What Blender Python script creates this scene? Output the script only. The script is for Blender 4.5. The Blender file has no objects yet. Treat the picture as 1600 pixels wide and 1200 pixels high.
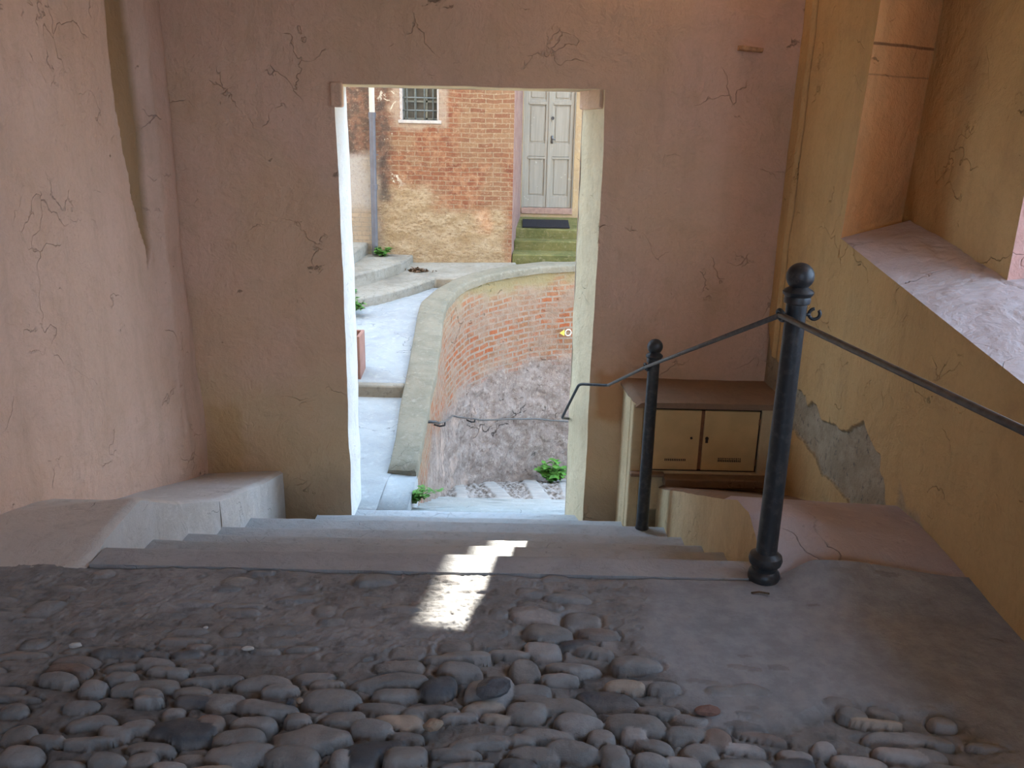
import bpy, bmesh, math, random
import numpy as np
from mathutils import Vector, Matrix

# ------------------------------------------------------------------ camera, sky, sun, exposure
SC = bpy.context.scene
COL = SC.collection
cam_d = bpy.data.cameras.new('camera'); cam = bpy.data.objects.new('camera', cam_d); COL.objects.link(cam)
cam_d.sensor_width = 36.0; cam_d.lens = 36.0 * 1300 / 1600
cam_d.clip_start = 0.05; cam_d.clip_end = 200
cam.matrix_world = Matrix.Translation((0, 0, 1.6)) @ Matrix.Rotation(math.radians(73), 4, 'X') @ Matrix.Rotation(math.radians(1.25), 4, 'Z')
SC.camera = cam
SC.view_settings.view_transform = 'Standard'; SC.view_settings.look = 'None'
SC.view_settings.gamma = 1.0; SC.view_settings.use_curve_mapping = False
SC.view_settings.exposure = 0.12
SC.cycles.max_bounces = 6; SC.cycles.diffuse_bounces = 6; SC.cycles.glossy_bounces = 2
SC.cycles.use_adaptive_sampling = True; SC.cycles.adaptive_threshold = 0.10; SC.cycles.adaptive_min_samples = 16
SC.cycles.caustics_reflective = False; SC.cycles.caustics_refractive = False
SC.cycles.sample_clamp_indirect = 6.0

world = bpy.data.worlds.new('sky'); SC.world = world; world.use_nodes = True
wn = world.node_tree; bg = wn.nodes['Background']
bg.inputs['Color'].default_value = (0.52, 0.73, 1.0, 1); bg.inputs['Strength'].default_value = 5.1

sun_d = bpy.data.lights.new('sun', 'SUN'); sun_d.energy = 26; sun_d.angle = math.radians(0.53); sun_d.color = (1.0, 0.93, 0.80)
sun = bpy.data.objects.new('sun', sun_d); COL.objects.link(sun); sun.location = (4, 20, 15)
SUNV = Vector((0.164, 1.0, 0.548)).normalized()
sun.rotation_euler = SUNV.to_track_quat('Z', 'Y').to_euler()

def portal(name, loc, rot, sx, sy):
    d = bpy.data.lights.new(name, 'AREA'); d.shape = 'RECTANGLE'; d.size = sx; d.size_y = sy; d.cycles.is_portal = True
    o = bpy.data.objects.new(name, d); COL.objects.link(o); o.location = loc; o.rotation_euler = rot
    return o

R = random.Random(7)
rng = np.random.default_rng(5)

# ------------------------------------------------------------------ numeric noise
def _h(ix, iy, iz, s):
    n = (ix * 374761393 + iy * 668265263 + iz * 2147483647 + s * 974634777) & 0xFFFFFFFF
    n = ((n ^ (n >> 13)) * 1274126177) & 0xFFFFFFFF
    return ((n ^ (n >> 16)) & 0xFFFF) / 65535.0
def vnoise(x, y, z=0.0, s=0):
    x, y, z = np.broadcast_arrays(np.asarray(x, float), np.asarray(y, float), np.asarray(z, float))
    ix, iy, iz = np.floor(x).astype(np.int64), np.floor(y).astype(np.int64), np.floor(z).astype(np.int64)
    fx, fy, fz = x - ix, y - iy, z - iz
    fx, fy, fz = fx*fx*(3-2*fx), fy*fy*(3-2*fy), fz*fz*(3-2*fz)
    r = 0
    for dx in (0, 1):
        for dy in (0, 1):
            for dz in (0, 1):
                w = (fx if dx else 1-fx) * (fy if dy else 1-fy) * (fz if dz else 1-fz)
                r = r + w * _h(ix+dx, iy+dy, iz+dz, s)
    return r * 2 - 1
def fbm(x, y, z=0.0, s=0, o=4):
    r, a, f = 0, 0.5, 1.0
    for k in range(o):
        r = r + a * vnoise(np.asarray(x)*f, np.asarray(y)*f, np.asarray(z)*f, s + k); a *= 0.5; f *= 2.03
    return r
def sstep(a, b, x):
    t = np.clip((np.asarray(x, float) - a) / (b - a), 0, 1); return t*t*(3-2*t)

# ------------------------------------------------------------------ objects
def tag(o, label=None, cat=None, group=None, kind=None):
    if label: o['label'] = label
    if cat: o['category'] = cat
    if group: o['group'] = group
    if kind: o['kind'] = kind
    return o
def empty(name, loc, rz=0.0):
    o = bpy.data.objects.new(name, None); COL.objects.link(o); o.location = loc; o.rotation_euler = (0, 0, rz)
    o.empty_display_size = 0.1
    return o
class MB:
    """collects grids, prisms, tubes and lathes; build() links them as one mesh object"""
    def __init__(s): s.v = []; s.f = []; s.n = 0; s.attr = {}; s.uv = []; s.mi = []; s.cur = 0
    def _add(s, V, Fc, uv=None, **at):
        V = np.asarray(V, float); b = s.n
        s.v.append(V); s.f += [tuple(i + b for i in f) for f in Fc]; s.n += len(V)
        s.mi += [s.cur] * len(Fc)
        s.uv.append(np.zeros((len(V), 2)) if uv is None else np.asarray(uv, float))
        for k in set(list(s.attr) + list(at)):
            if k not in s.attr: s.attr[k] = [np.zeros((b, 3))]
            a = at.get(k)
            if a is None: a = np.zeros((len(V), 3))
            a = np.asarray(a, float)
            if a.ndim == 1: a = np.repeat(a[:, None], 3, 1)
            s.attr[k].append(a)
        return b
    def grid(s, X, Y, Z, flip=False, uv=None, **at):
        nu, nv = X.shape
        V = np.stack([X.ravel(), Y.ravel(), Z.ravel()], 1)
        idx = np.arange(nu*nv).reshape(nu, nv)
        a, b, c, d = idx[:-1, :-1].ravel(), idx[1:, :-1].ravel(), idx[1:, 1:].ravel(), idx[:-1, 1:].ravel()
        Q = np.stack([a, b, c, d] if not flip else [a, d, c, b], 1)
        at = {k: (np.asarray(w).reshape(nu*nv, -1) if np.asarray(w).ndim == 3 else np.asarray(w).ravel()) for k, w in at.items()}
        if uv is not None: uv = np.stack([uv[0].ravel(), uv[1].ravel()], 1)
        s._add(V, Q.tolist(), uv, **at)
    def box(s, x0, x1, y0, y1, z0, z1, M=None):
        V = [(x, y, z) for x in (x0, x1) for y in (y0, y1) for z in (z0, z1)]
        F = [(0, 1, 3, 2), (4, 6, 7, 5), (0, 4, 5, 1), (2, 3, 7, 6), (0, 2, 6, 4), (1, 5, 7, 3)]
        V = np.array(V, float)
        if M is not None: V = np.array([M @ Vector(p) for p in V])
        s._add(V, F)
    def prism(s, poly, z0, z1):
        n = len(poly); z0 = np.broadcast_to(z0, n); z1 = np.broadcast_to(z1, n)
        V = [(p[0], p[1], z0[i]) for i, p in enumerate(poly)] + [(p[0], p[1], z1[i]) for i, p in enumerate(poly)]
        F = [tuple(range(n))[::-1], tuple(range(n, 2*n))] + [(i, (i+1) % n, n+(i+1) % n, n+i) for i in range(n)]
        s._add(V, F)
    def tube(s, P, r, seg=10, cap=True):
        P = [Vector(p) for p in P]; n = len(P); rs = list(r) if hasattr(r, '__len__') else [r]*n
        T = [(P[min(i+1, n-1)] - P[max(i-1, 0)]).normalized() for i in range(n)]
        up = Vector((0, 0, 1)) if abs(T[0].z) < 0.9 else Vector((1, 0, 0))
        a = T[0].cross(up).normalized(); V = []
        for i in range(n):
            a = (a - T[i]*a.dot(T[i])).normalized(); b = T[i].cross(a)
            for k in range(seg):
                t = 2*math.pi*k/seg; V.append(P[i] + (a*math.cos(t) + b*math.sin(t))*rs[i])
        F = [(i*seg+k, i*seg+(k+1) % seg, (i+1)*seg+(k+1) % seg, (i+1)*seg+k) for i in range(n-1) for k in range(seg)]
        if cap: F += [tuple(range(seg))[::-1], tuple(range((n-1)*seg, n*seg))]
        s._add([tuple(v) for v in V], F)
    def lathe(s, prof, c=(0, 0, 0), seg=32):
        V = []; F = []
        for r, z in prof:
            for k in range(seg):
                t = 2*math.pi*k/seg; V.append((c[0]+max(r, 1e-4)*math.cos(t), c[1]+max(r, 1e-4)*math.sin(t), c[2]+z))
        n = len(prof)
        F = [(i*seg+k, i*seg+(k+1) % seg, (i+1)*seg+(k+1) % seg, (i+1)*seg+k) for i in range(n-1) for k in range(seg)]
        F += [tuple(range(seg))[::-1], tuple(range((n-1)*seg, n*seg))]
        s._add(V, F)
    def torus(s, c, ax, R0, r, seg=28, sg=10, arc=1.0):
        ax = Vector(ax).normalized(); u = ax.orthogonal().normalized(); w = ax.cross(u); c = Vector(c)
        n = seg if arc >= 1 else seg
        P = [c + (u*math.cos(2*math.pi*arc*k/n) + w*math.sin(2*math.pi*arc*k/n))*R0 for k in range(n+1)]
        s.tube(P, r, sg)
    def build(s, name, m, parent=None, smooth=True, bevel=None, loc=None, weld=False):
        me = bpy.data.meshes.new(name)
        V = np.concatenate(s.v); me.from_pydata(V.tolist(), [], s.f)
        ms = m if isinstance(m, (list, tuple)) else [m]
        for q in ms: me.materials.append(q)
        if len(ms) > 1: me.polygons.foreach_set('material_index', s.mi)
        for k, L in s.attr.items():
            A = np.concatenate(L); a = me.color_attributes.new(k, 'FLOAT_COLOR', 'POINT')
            a.data.foreach_set('color', np.concatenate([A, np.ones((len(A), 1))], 1).ravel())
        U = np.concatenate(s.uv)
        if np.any(U):
            lay = me.uv_layers.new(name='UVMap'); li = np.zeros(len(me.loops), dtype=np.int32)
            me.loops.foreach_get('vertex_index', li); lay.data.foreach_set('uv', U[li].ravel())
        me.update(); me.validate()
        if weld:
            bm = bmesh.new(); bm.from_mesh(me); bmesh.ops.remove_doubles(bm, verts=bm.verts, dist=1e-4); bm.to_mesh(me); bm.free()
        if smooth: me.shade_smooth()
        o = bpy.data.objects.new(name, me); COL.objects.link(o)
        if parent is not None:
            o.parent = parent
            if parent.type == 'EMPTY' or True:
                o.matrix_parent_inverse = world_of(parent).inverted()
        if bevel:
            b = o.modifiers.new('soft', 'BEVEL'); b.width = bevel; b.segments = 2; b.limit_method = 'ANGLE'; b.angle_limit = math.radians(40)
            b.harden_normals = False
            me.shade_smooth()
        if bevel or smooth == 'auto':
            try: me.set_sharp_from_angle(angle=math.radians(38))
            except Exception: pass
        return o
def world_of(o):
    m = o.matrix_basis.copy()
    if o.parent: m = world_of(o.parent) @ o.matrix_parent_inverse @ m
    return m

# ------------------------------------------------------------------ materials
def lin(c):
    return tuple(((x/255.0)/12.92 if x/255.0 <= 0.04045 else ((x/255.0+0.055)/1.055)**2.4) for x in c)
class NT:
    def __init__(s, name, rough=0.85, spec=0.25, metal=0.0):
        s.m = bpy.data.materials.new(name); s.m.use_nodes = True; s.t = s.m.node_tree; s.b = s.t.nodes['Principled BSDF']
        s.b.inputs['Roughness'].default_value = rough; s.b.inputs['Specular IOR Level'].default_value = spec
        s.b.inputs['Metallic'].default_value = metal
        s.co = s.t.nodes.new('ShaderNodeTexCoord').outputs['Object']; s.h = None
    def new(s, ty, **kw):
        n = s.t.nodes.new(ty)
        for k, v in kw.items(): setattr(n, k, v)
        return n
    def put(s, sock, v):
        if isinstance(v, bpy.types.NodeSocket): s.t.links.new(v, sock)
        elif isinstance(v, (tuple, list)) and len(v) == 3 and sock.type == 'RGBA': sock.default_value = (*v, 1)
        else: sock.default_value = v
    def scaled(s, sx, sy, sz, co=None, rot=(0, 0, 0), loc=(0, 0, 0)):
        n = s.new('ShaderNodeMapping'); s.t.links.new(co or s.co, n.inputs[0]); n.inputs['Scale'].default_value = (sx, sy, sz)
        n.inputs['Rotation'].default_value = rot; n.inputs['Location'].default_value = loc
        return n.outputs[0]
    def noise(s, scale, detail=6, rough=0.6, co=None, dist=0.0):
        n = s.new('ShaderNodeTexNoise'); s.t.links.new(co or s.co, n.inputs['Vector'])
        n.inputs['Scale'].default_value = scale; n.inputs['Detail'].default_value = detail; n.inputs['Roughness'].default_value = rough
        n.inputs['Distortion'].default_value = dist
        return n.outputs['Fac']
    def voro(s, scale, co=None, feature='F1', rnd=1.0):
        n = s.new('ShaderNodeTexVoronoi', feature=feature); s.t.links.new(co or s.co, n.inputs['Vector'])
        n.inputs['Scale'].default_value = scale; n.inputs['Randomness'].default_value = rnd
        return n.outputs['Distance']
    def ramp(s, f, a, b, lo=0.0, hi=1.0):
        n = s.new('ShaderNodeMapRange', interpolation_type='SMOOTHSTEP'); s.put(n.inputs['Value'], f)
        n.inputs['From Min'].default_value = a; n.inputs['From Max'].default_value = b
        n.inputs['To Min'].default_value = lo; n.inputs['To Max'].default_value = hi
        return n.outputs[0]
    def math(s, op, a, b=0.0, c=0.0, clamp=False):
        n = s.new('ShaderNodeMath', operation=op, use_clamp=clamp); s.put(n.inputs[0], a); s.put(n.inputs[1], b); s.put(n.inputs[2], c)
        return n.outputs[0]
    def mix(s, f, a, b, mode='MIX'):
        n = s.new('ShaderNodeMix', data_type='RGBA', blend_type=mode); s.put(n.inputs[0], f); s.put(n.inputs[6], a); s.put(n.inputs[7], b)
        return n.outputs[2]
    def attr(s, name):
        n = s.new('ShaderNodeAttribute', attribute_name=name); return n
    def sep(s, co=None):
        n = s.new('ShaderNodeSeparateXYZ'); s.t.links.new(co or s.co, n.inputs[0]); return n.outputs
    def warp(s, amt, scale, co=None):
        n = s.new('ShaderNodeTexNoise'); s.t.links.new(co or s.co, n.inputs['Vector']); n.inputs['Scale'].default_value = scale
        n.inputs['Detail'].default_value = 5
        v = s.new('ShaderNodeVectorMath', operation='SUBTRACT'); s.t.links.new(n.outputs['Color'], v.inputs[0]); v.inputs[1].default_value = (.5, .5, .5)
        w = s.new('ShaderNodeVectorMath', operation='SCALE'); s.t.links.new(v.outputs[0], w.inputs[0]); w.inputs['Scale'].default_value = amt
        q = s.new('ShaderNodeVectorMath', operation='ADD'); s.t.links.new(co or s.co, q.inputs[0]); s.t.links.new(w.outputs[0], q.inputs[1])
        return q.outputs[0]
    def zone(s, sp, x0, x1, z0, z1, soft=0.1, ax='x'):
        """1 inside a box of coordinates (x by z), soft edges"""
        px = sp[0] if ax == 'x' else sp[1]
        a = s.ramp(px, x0-soft, x0+soft); b = s.ramp(px, x1-soft, x1+soft, 1, 0)
        c = s.ramp(sp[2], z0-soft, z0+soft); d = s.ramp(sp[2], z1-soft, z1+soft, 1, 0)
        return s.math('MULTIPLY', s.math('MULTIPLY', a, b), s.math('MULTIPLY', c, d))
    def bump(s, h, dist=0.01, strength=1.0):
        n = s.new('ShaderNodeBump'); n.inputs['Distance'].default_value = dist; n.inputs['Strength'].default_value = strength
        s.t.links.new(h, n.inputs['Height'])
        if s.h is not None: s.t.links.new(s.h, n.inputs['Normal'])
        s.h = n.outputs[0]; s.t.links.new(s.h, s.b.inputs['Normal'])
    def done(s, col):
        s.put(s.b.inputs['Base Color'], col); return s.m

def plain(name, c, rough=0.6, metal=0.0, spec=0.3, var=0.15, scale=20, bump=0.0):
    t = NT(name, rough, spec, metal); d = tuple(x*(1-var) for x in c); e = tuple(min(1, x*(1+var)) for x in c)
    n = t.noise(scale, 5)
    if bump: t.bump(n, bump)
    return t.done(t.mix(t.ramp(n, .3, .7), d, e))
def plaster(name, c1, c2, c3, s1=1.1, bump=0.012, marks=0.5, streak=0.25, extra=None):
    t = NT(name, 0.93, 0.12)
    w = t.warp(0.5, 1.3)
    a = t.ramp(t.noise(s1, 5, .55, w), .36, .64)
    col = t.mix(a, c1, c2)
    b = t.ramp(t.noise(s1*3.7, 7, .65, w), .50, .72)
    col = t.mix(t.math('MULTIPLY', b, .55), col, c3)
    st = t.ramp(t.noise(1.0, 6, .6, t.scaled(7, 7, 0.8)), .45, .75)
    col = t.mix(t.math('MULTIPLY', st, streak), col, tuple(x*.72 for x in c3))
    fi = t.noise(38, 4, .7)
    col = t.mix(t.ramp(fi, .3, .8, 0, .22), col, tuple(x*.7 for x in c2))
    # short trowel scratches and chips
    m1 = t.ramp(t.noise(5.5, 9, .72, t.scaled(1.0, 1.0, 1.6, t.warp(.25, 3))), .665, .70)
    col = t.mix(t.math('MULTIPLY', m1, marks), col, tuple(x*.42 for x in c2))
    m2 = t.ramp(t.voro(2.3, t.warp(.9, 2.2), 'DISTANCE_TO_EDGE'), 0.0, .011, 1, 0)
    m2 = t.math('MULTIPLY', m2, t.ramp(t.noise(2.6, 3), .54, .62))
    col = t.mix(t.math('MULTIPLY', m2, marks*.22), col, tuple(x*.45 for x in c2))
    m3 = t.ramp(t.noise(9, 10, .78, t.scaled(1, 1, .7, loc=(5, 1, 2))), .60, .68)
    col = t.mix(t.math('MULTIPLY', m3, marks*.7), col, tuple(x*.6 for x in c2))
    if extra: col = extra(t, col)
    h = t.math('ADD', t.noise(3.2, 8, .62, w), t.math('MULTIPLY', m1, -.25))
    h = t.math('SUBTRACT', h, t.math('MULTIPLY', m2, .2))
    t.bump(h, bump*4.2, .9); t.bump(t.noise(11, 7, .65), .008, .7); t.bump(t.noise(60, 4, .7), .0018, .7)
    return t.done(col)

M = {}
def _endx(t, col):
    w = t.sep(t.warp(.35, 3))
    low = t.ramp(w[2], -.25, .15, .6, 0)
    col = t.mix(low, col, (.64, .48, .27))
    col = t.mix(t.math('MULTIPLY', t.zone(w, .56, .80, -.28, .10, .05), .75), col, (.52, .26, .11))
    col = t.mix(t.math('MULTIPLY', t.zone(w, -2.12, -1.90, -.75, -.25, .07), .6), col, (.56, .36, .16))
    return t.mix(t.math('MULTIPLY', t.ramp(w[2], -.95, -.65, 1, 0), .5), col, (.30, .23, .16))
M['plaster_pink'] = plaster('pink_plaster', (.74, .50, .37), (.70, .475, .315), (.60, .41, .27), streak=.2, marks=.4, extra=_endx)
M['plaster_left'] = plaster('rose_plaster', (.53, .40, .34), (.50, .36, .30), (.42, .31, .25), s1=1.5, streak=.35)
def _ochre(t, col):
    a = t.attr('peel').outputs['Color']
    g = t.mix(t.ramp(t.noise(9, 6), .4, .65), (.36, .295, .20), (.44, .37, .26))
    g = t.mix(t.ramp(t.noise(30, 5), .55, .7), g, (.20, .175, .14))
    sp = t.new('ShaderNodeSeparateColor'); t.t.links.new(a, sp.inputs[0])
    col = t.mix(sp.outputs[0], col, g)
    return t.mix(sp.outputs[1], col, (.10, .07, .045))
M['plaster_ochre'] = plaster('ochre_plaster', (.68, .47, .225), (.62, .415, .19), (.52, .34, .17), s1=1.4, marks=.35, extra=_ochre)
def _nich(t, col):
    w = t.sep(t.warp(.012, 6))
    a = t.zone(w, 0, 9, 2.035, 2.048, .003); b_ = t.zone(w, 0, 9, 1.895, 1.902, .003)
    return t.mix(t.math('MULTIPLY', t.math('MAXIMUM', a, t.math('MULTIPLY', b_, .5)), .8), col, (.22, .10, .05))
M['plaster_lit_reveal'] = plaster('warm_lit_niche_plaster', (.86, .48, .22), (.80, .43, .18), (.68, .37, .17), s1=1.4, marks=.25, extra=_nich)  # warm light on the far reveal is put into this orange
M['plaster_cream'] = plaster('cream_plaster', (.68, .54, .33), (.60, .47, .28), (.50, .38, .24), s1=3, bump=.008, marks=.35)
M['plaster_white'] = plaster('white_jamb_plaster', (.84, .83, .80), (.80, .79, .76), (.72, .71, .67), s1=4, bump=.01, marks=.15, streak=.05)  # even white plaster for the left jamb
M['plaster_jamb'] = plaster('beige_jamb_plaster', (.78, .65, .43), (.72, .59, .38), (.60, .48, .30), s1=3, bump=.008, marks=.3)
M['sill'] = plaster('pale_sill_plaster', (.62, .55, .56), (.58, .51, .51), (.50, .43, .41), s1=4, bump=.010, marks=.3, streak=.0)
M['brown_slab'] = plaster('brown_slab_render', (.30, .20, .13), (.26, .175, .12), (.22, .15, .10), s1=4, bump=.006, marks=.4, streak=0)
M['cabinet_paint'] = plain('cabinet_paint', (.62, .43, .20), .6, var=.08, scale=6)
M['cabinet_gap'] = plain('cabinet_gap', (.05, .03, .02), .9)
M['rust'] = plain('rust', (.22, .10, .05), .9)

def stone(name, c1, c2, c3, s1=5, bump=.006, cracks=.5, pits=.4, rough=.75, streak=None, moss=None):
    t = NT(name, rough, .3); w = t.warp(.3, 3)
    col = t.mix(t.ramp(t.noise(s1, 6, .6, w), .36, .64), c1, c2)
    col = t.mix(t.ramp(t.noise(s1*4, 8, .7), .5, .75), col, c3)
    cr = t.ramp(t.voro(1.9, t.warp(.7, 2.5), 'DISTANCE_TO_EDGE'), 0, .012, 1, 0)
    cr = t.math('MULTIPLY', cr, t.ramp(t.noise(1.9, 3), .5, .6))
    col = t.mix(t.math('MULTIPLY', cr, cracks), col, tuple(x*.3 for x in c1))
    if streak:
        s = t.ramp(t.noise(1.0, 8, .65, t.scaled(*streak)), .52, .68)
        col = t.mix(t.math('MULTIPLY', s, .6), col, tuple(x*.5 for x in c2))
    if moss: col = t.mix(t.ramp(t.noise(3.5, 6, .6), moss[0], moss[0]+.15), col, moss[1])
    h = t.math('SUBTRACT', t.noise(s1*3, 9, .68, w), t.math('MULTIPLY', cr, .3))
    t.bump(h, bump*2); t.bump(t.noise(90, 4, .7), .0012)
    if pits:
        p = t.ramp(t.noise(26, 5, .6), .62, .7)
        col = t.mix(t.math('MULTIPLY', p, pits), col, tuple(x*.5 for x in c1))
    return t.done(col)
M['step_stone'] = stone('grey_step_stone', (.40, .435, .46), (.45, .475, .495), (.34, .355, .37), cracks=.15)
M['slab_stone'] = stone('worn_slab_stone', (.37, .385, .41), (.42, .435, .455), (.32, .33, .34), cracks=.2, pits=.2)
M['pale_cement'] = stone('pale_cement', (.36, .385, .39), (.29, .31, .32), (.44, .46, .465), s1=2.4, cracks=.8, pits=.25, moss=(.62, (.38, .42, .36)))
M['grey_step'] = stone('weathered_step_stone', (.265, .24, .19), (.32, .295, .245), (.17, .15, .12), s1=4, cracks=.3, pits=.5, streak=(1, 1, 9))
M['coping'] = stone('weathered_coping', (.235, .21, .155), (.185, .17, .125), (.29, .265, .21), s1=4, cracks=.2, pits=.7)
M['mossy'] = stone('mossy_stone', (.155, .145, .05), (.10, .105, .03), (.25, .22, .12), s1=5, cracks=.1, pits=.5, streak=(1, 1, 10))
M['lane_stone'] = stone('lane_stone', (.36, .385, .385), (.31, .335, .32), (.43, .45, .45), s1=3, cracks=.6, pits=.3, streak=(1.5, 14, 14))
M['cheek_left'] = stone('pale_cheek_stone', (.62, .60, .59), (.56, .53, .50), (.70, .67, .64), s1=3, cracks=.35, pits=.2, rough=.85)
M['cheek_left_dark'] = stone('grey_ramp_stone', (.60, .565, .53), (.65, .60, .55), (.50, .47, .44), s1=3, cracks=.4, pits=.2, rough=.85)
M['cheek_top_right'] = stone('rosy_ramp_stone', (.48, .42, .42), (.42, .36, .37), (.55, .48, .47), s1=3, cracks=.4, pits=.35, rough=.85)

t = NT('paving', .72, .35)
a = t.attr('tint').outputs['Color']
n = t.noise(14, 8, .65); col = t.mix(t.ramp(n, .35, .7), t.mix(.25, a, (0, 0, 0)), a)
col = t.mix(t.ramp(t.noise(7, 5), .45, .7), col, t.mix(.25, col, (.30, .27, .24)))
t.bump(t.noise(24, 8, .68), .007); t.bump(t.noise(140, 4, .7), .0007)
M['paving'] = t.done(col)

def brick_nodes(t, co, bw, rh, c1, c2, mc, mortar=.012, warp=.02):
    w = t.warp(warp, 3.0, co)
    n = t.new('ShaderNodeTexBrick'); t.t.links.new(w, n.inputs['Vector'])
    n.inputs['Scale'].default_value = 1; n.inputs['Brick Width'].default_value = bw; n.inputs['Row Height'].default_value = rh
    n.inputs['Mortar Size'].default_value = mortar; n.inputs['Mortar Smooth'].default_value = .4
    n.inputs['Color1'].default_value = (*c1, 1); n.inputs['Color2'].default_value = (*c2, 1); n.inputs['Mortar'].default_value = (*mc, 1)
    return n.outputs['Color'], n.outputs['Fac']
def _facade():
    t = NT('old_brick_facade', .9, .15)
    co = t.scaled(1, 1, 1, rot=(math.radians(-90), 0, 0))   # x stays, z becomes -y / y
    bc, bf = brick_nodes(t, co, .225, .067, (.19, .062, .034), (.28, .125, .066), (.28, .20, .125), .008, .06)
    bc = t.mix(t.ramp(t.noise(9, 6), .42, .66, 0, .6), bc, (.40, .23, .13))
    bc = t.mix(t.ramp(t.noise(22, 7, .7), .5, .68, 0, .6), bc, (.17, .08, .055))
    wsp = t.sep(t.warp(.55, 2.2)); wsp2 = t.sep(t.warp(.28, 5))
    # buff brickwork on the right and above
    buff, _ = brick_nodes(t, co, .225, .067, (.29, .185, .105), (.20, .095, .055), (.32, .24, .15), .008, .06)
    zr = t.math('MAXIMUM', t.zone(wsp, -.75, 0.4, 1.15, 3.5, .2), t.zone(wsp, -.45, -.15, .3, 3.5, .12))
    col = t.mix(t.math('MULTIPLY', zr, .8), bc, buff)
    col = t.mix(t.math('MULTIPLY', t.ramp(t.noise(2.4, 7), .52, .66), .75), col, buff)
    # tan lime render at the foot
    tan = t.mix(t.ramp(t.noise(3.5, 8, .65, t.scaled(1, 1, 2.2)), .38, .62), (.32, .23, .13), (.43, .335, .215))
    tan = t.mix(t.ramp(t.noise(14, 8, .75, t.scaled(1, 1, 2.5)), .48, .64), tan, (.24, .16, .09))
    tan = t.mix(t.math('MULTIPLY', t.zone(wsp2, -.58, -.36, .14, .50, .09), .3), tan, (.55, .22, .11))
    zt = t.math('MAXIMUM', t.zone(wsp2, -1.98, -.12, -2, .48, .1), t.zone(wsp2, -1.98, -1.2, -2, .78, .15))
    col = t.mix(zt, col, tan)
    # pale surround of the window
    zw = t.zone(wsp2, -1.80, -1.02, 1.60, 4, .05)
    col = t.mix(t.math('MULTIPLY', zw, .6), col, (.42, .36, .28))
    # dark run-off beside the downpipe, greyish render left of it
    zd = t.math('MAXIMUM', t.zone(wsp2, -2.0, -1.80, .55, 4, .08), t.zone(wsp2, -3.2, -2.02, 1.2, 4, .1))
    dk = t.mix(t.ramp(t.noise(8, 6), .4, .65), (.085, .07, .06), (.22, .13, .09))
    col = t.mix(t.math('MULTIPLY', zd, .85), col, dk)
    zg = t.zone(wsp2, -3.5, -2.0, -1, 1.22, .1)
    gr, _ = brick_nodes(t, co, .225, .067, (.36, .30, .22), (.43, .35, .25), (.31, .27, .21), .008, .06)
    gr = t.mix(t.zone(wsp, -3.5, -2.1, .45, 1.3, .12), gr, (.42, .40, .36))
    col = t.mix(t.math('MULTIPLY', zg, .92), col, gr)
    col = t.mix(t.ramp(t.noise(24, 9, .75), .5, .68, 0, .55), col, t.mix(.6, col, (.07, .04, .03)))
    col = t.mix(t.ramp(t.noise(17, 9, .75, t.scaled(1, 1, 1.6, loc=(4, 2, 7))), .54, .68, 0, .45), col, (.58, .48, .34))
    ck = t.math('MULTIPLY', t.ramp(t.noise(4, 5, .6, t.warp(.3, 6)), .63, .66), t.zone(wsp, -1.98, -1.72, .7, 2.4, .1))
    col = t.mix(ck, col, (.70, .66, .52))
    t.bump(t.math('MULTIPLY', bf, t.math('SUBTRACT', 1, zt)), .012, -1.0); t.bump(t.noise(9, 9, .7), .03); t.bump(t.noise(60, 4), .003)
    return t.done(col)
M['facade'] = _facade()
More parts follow.
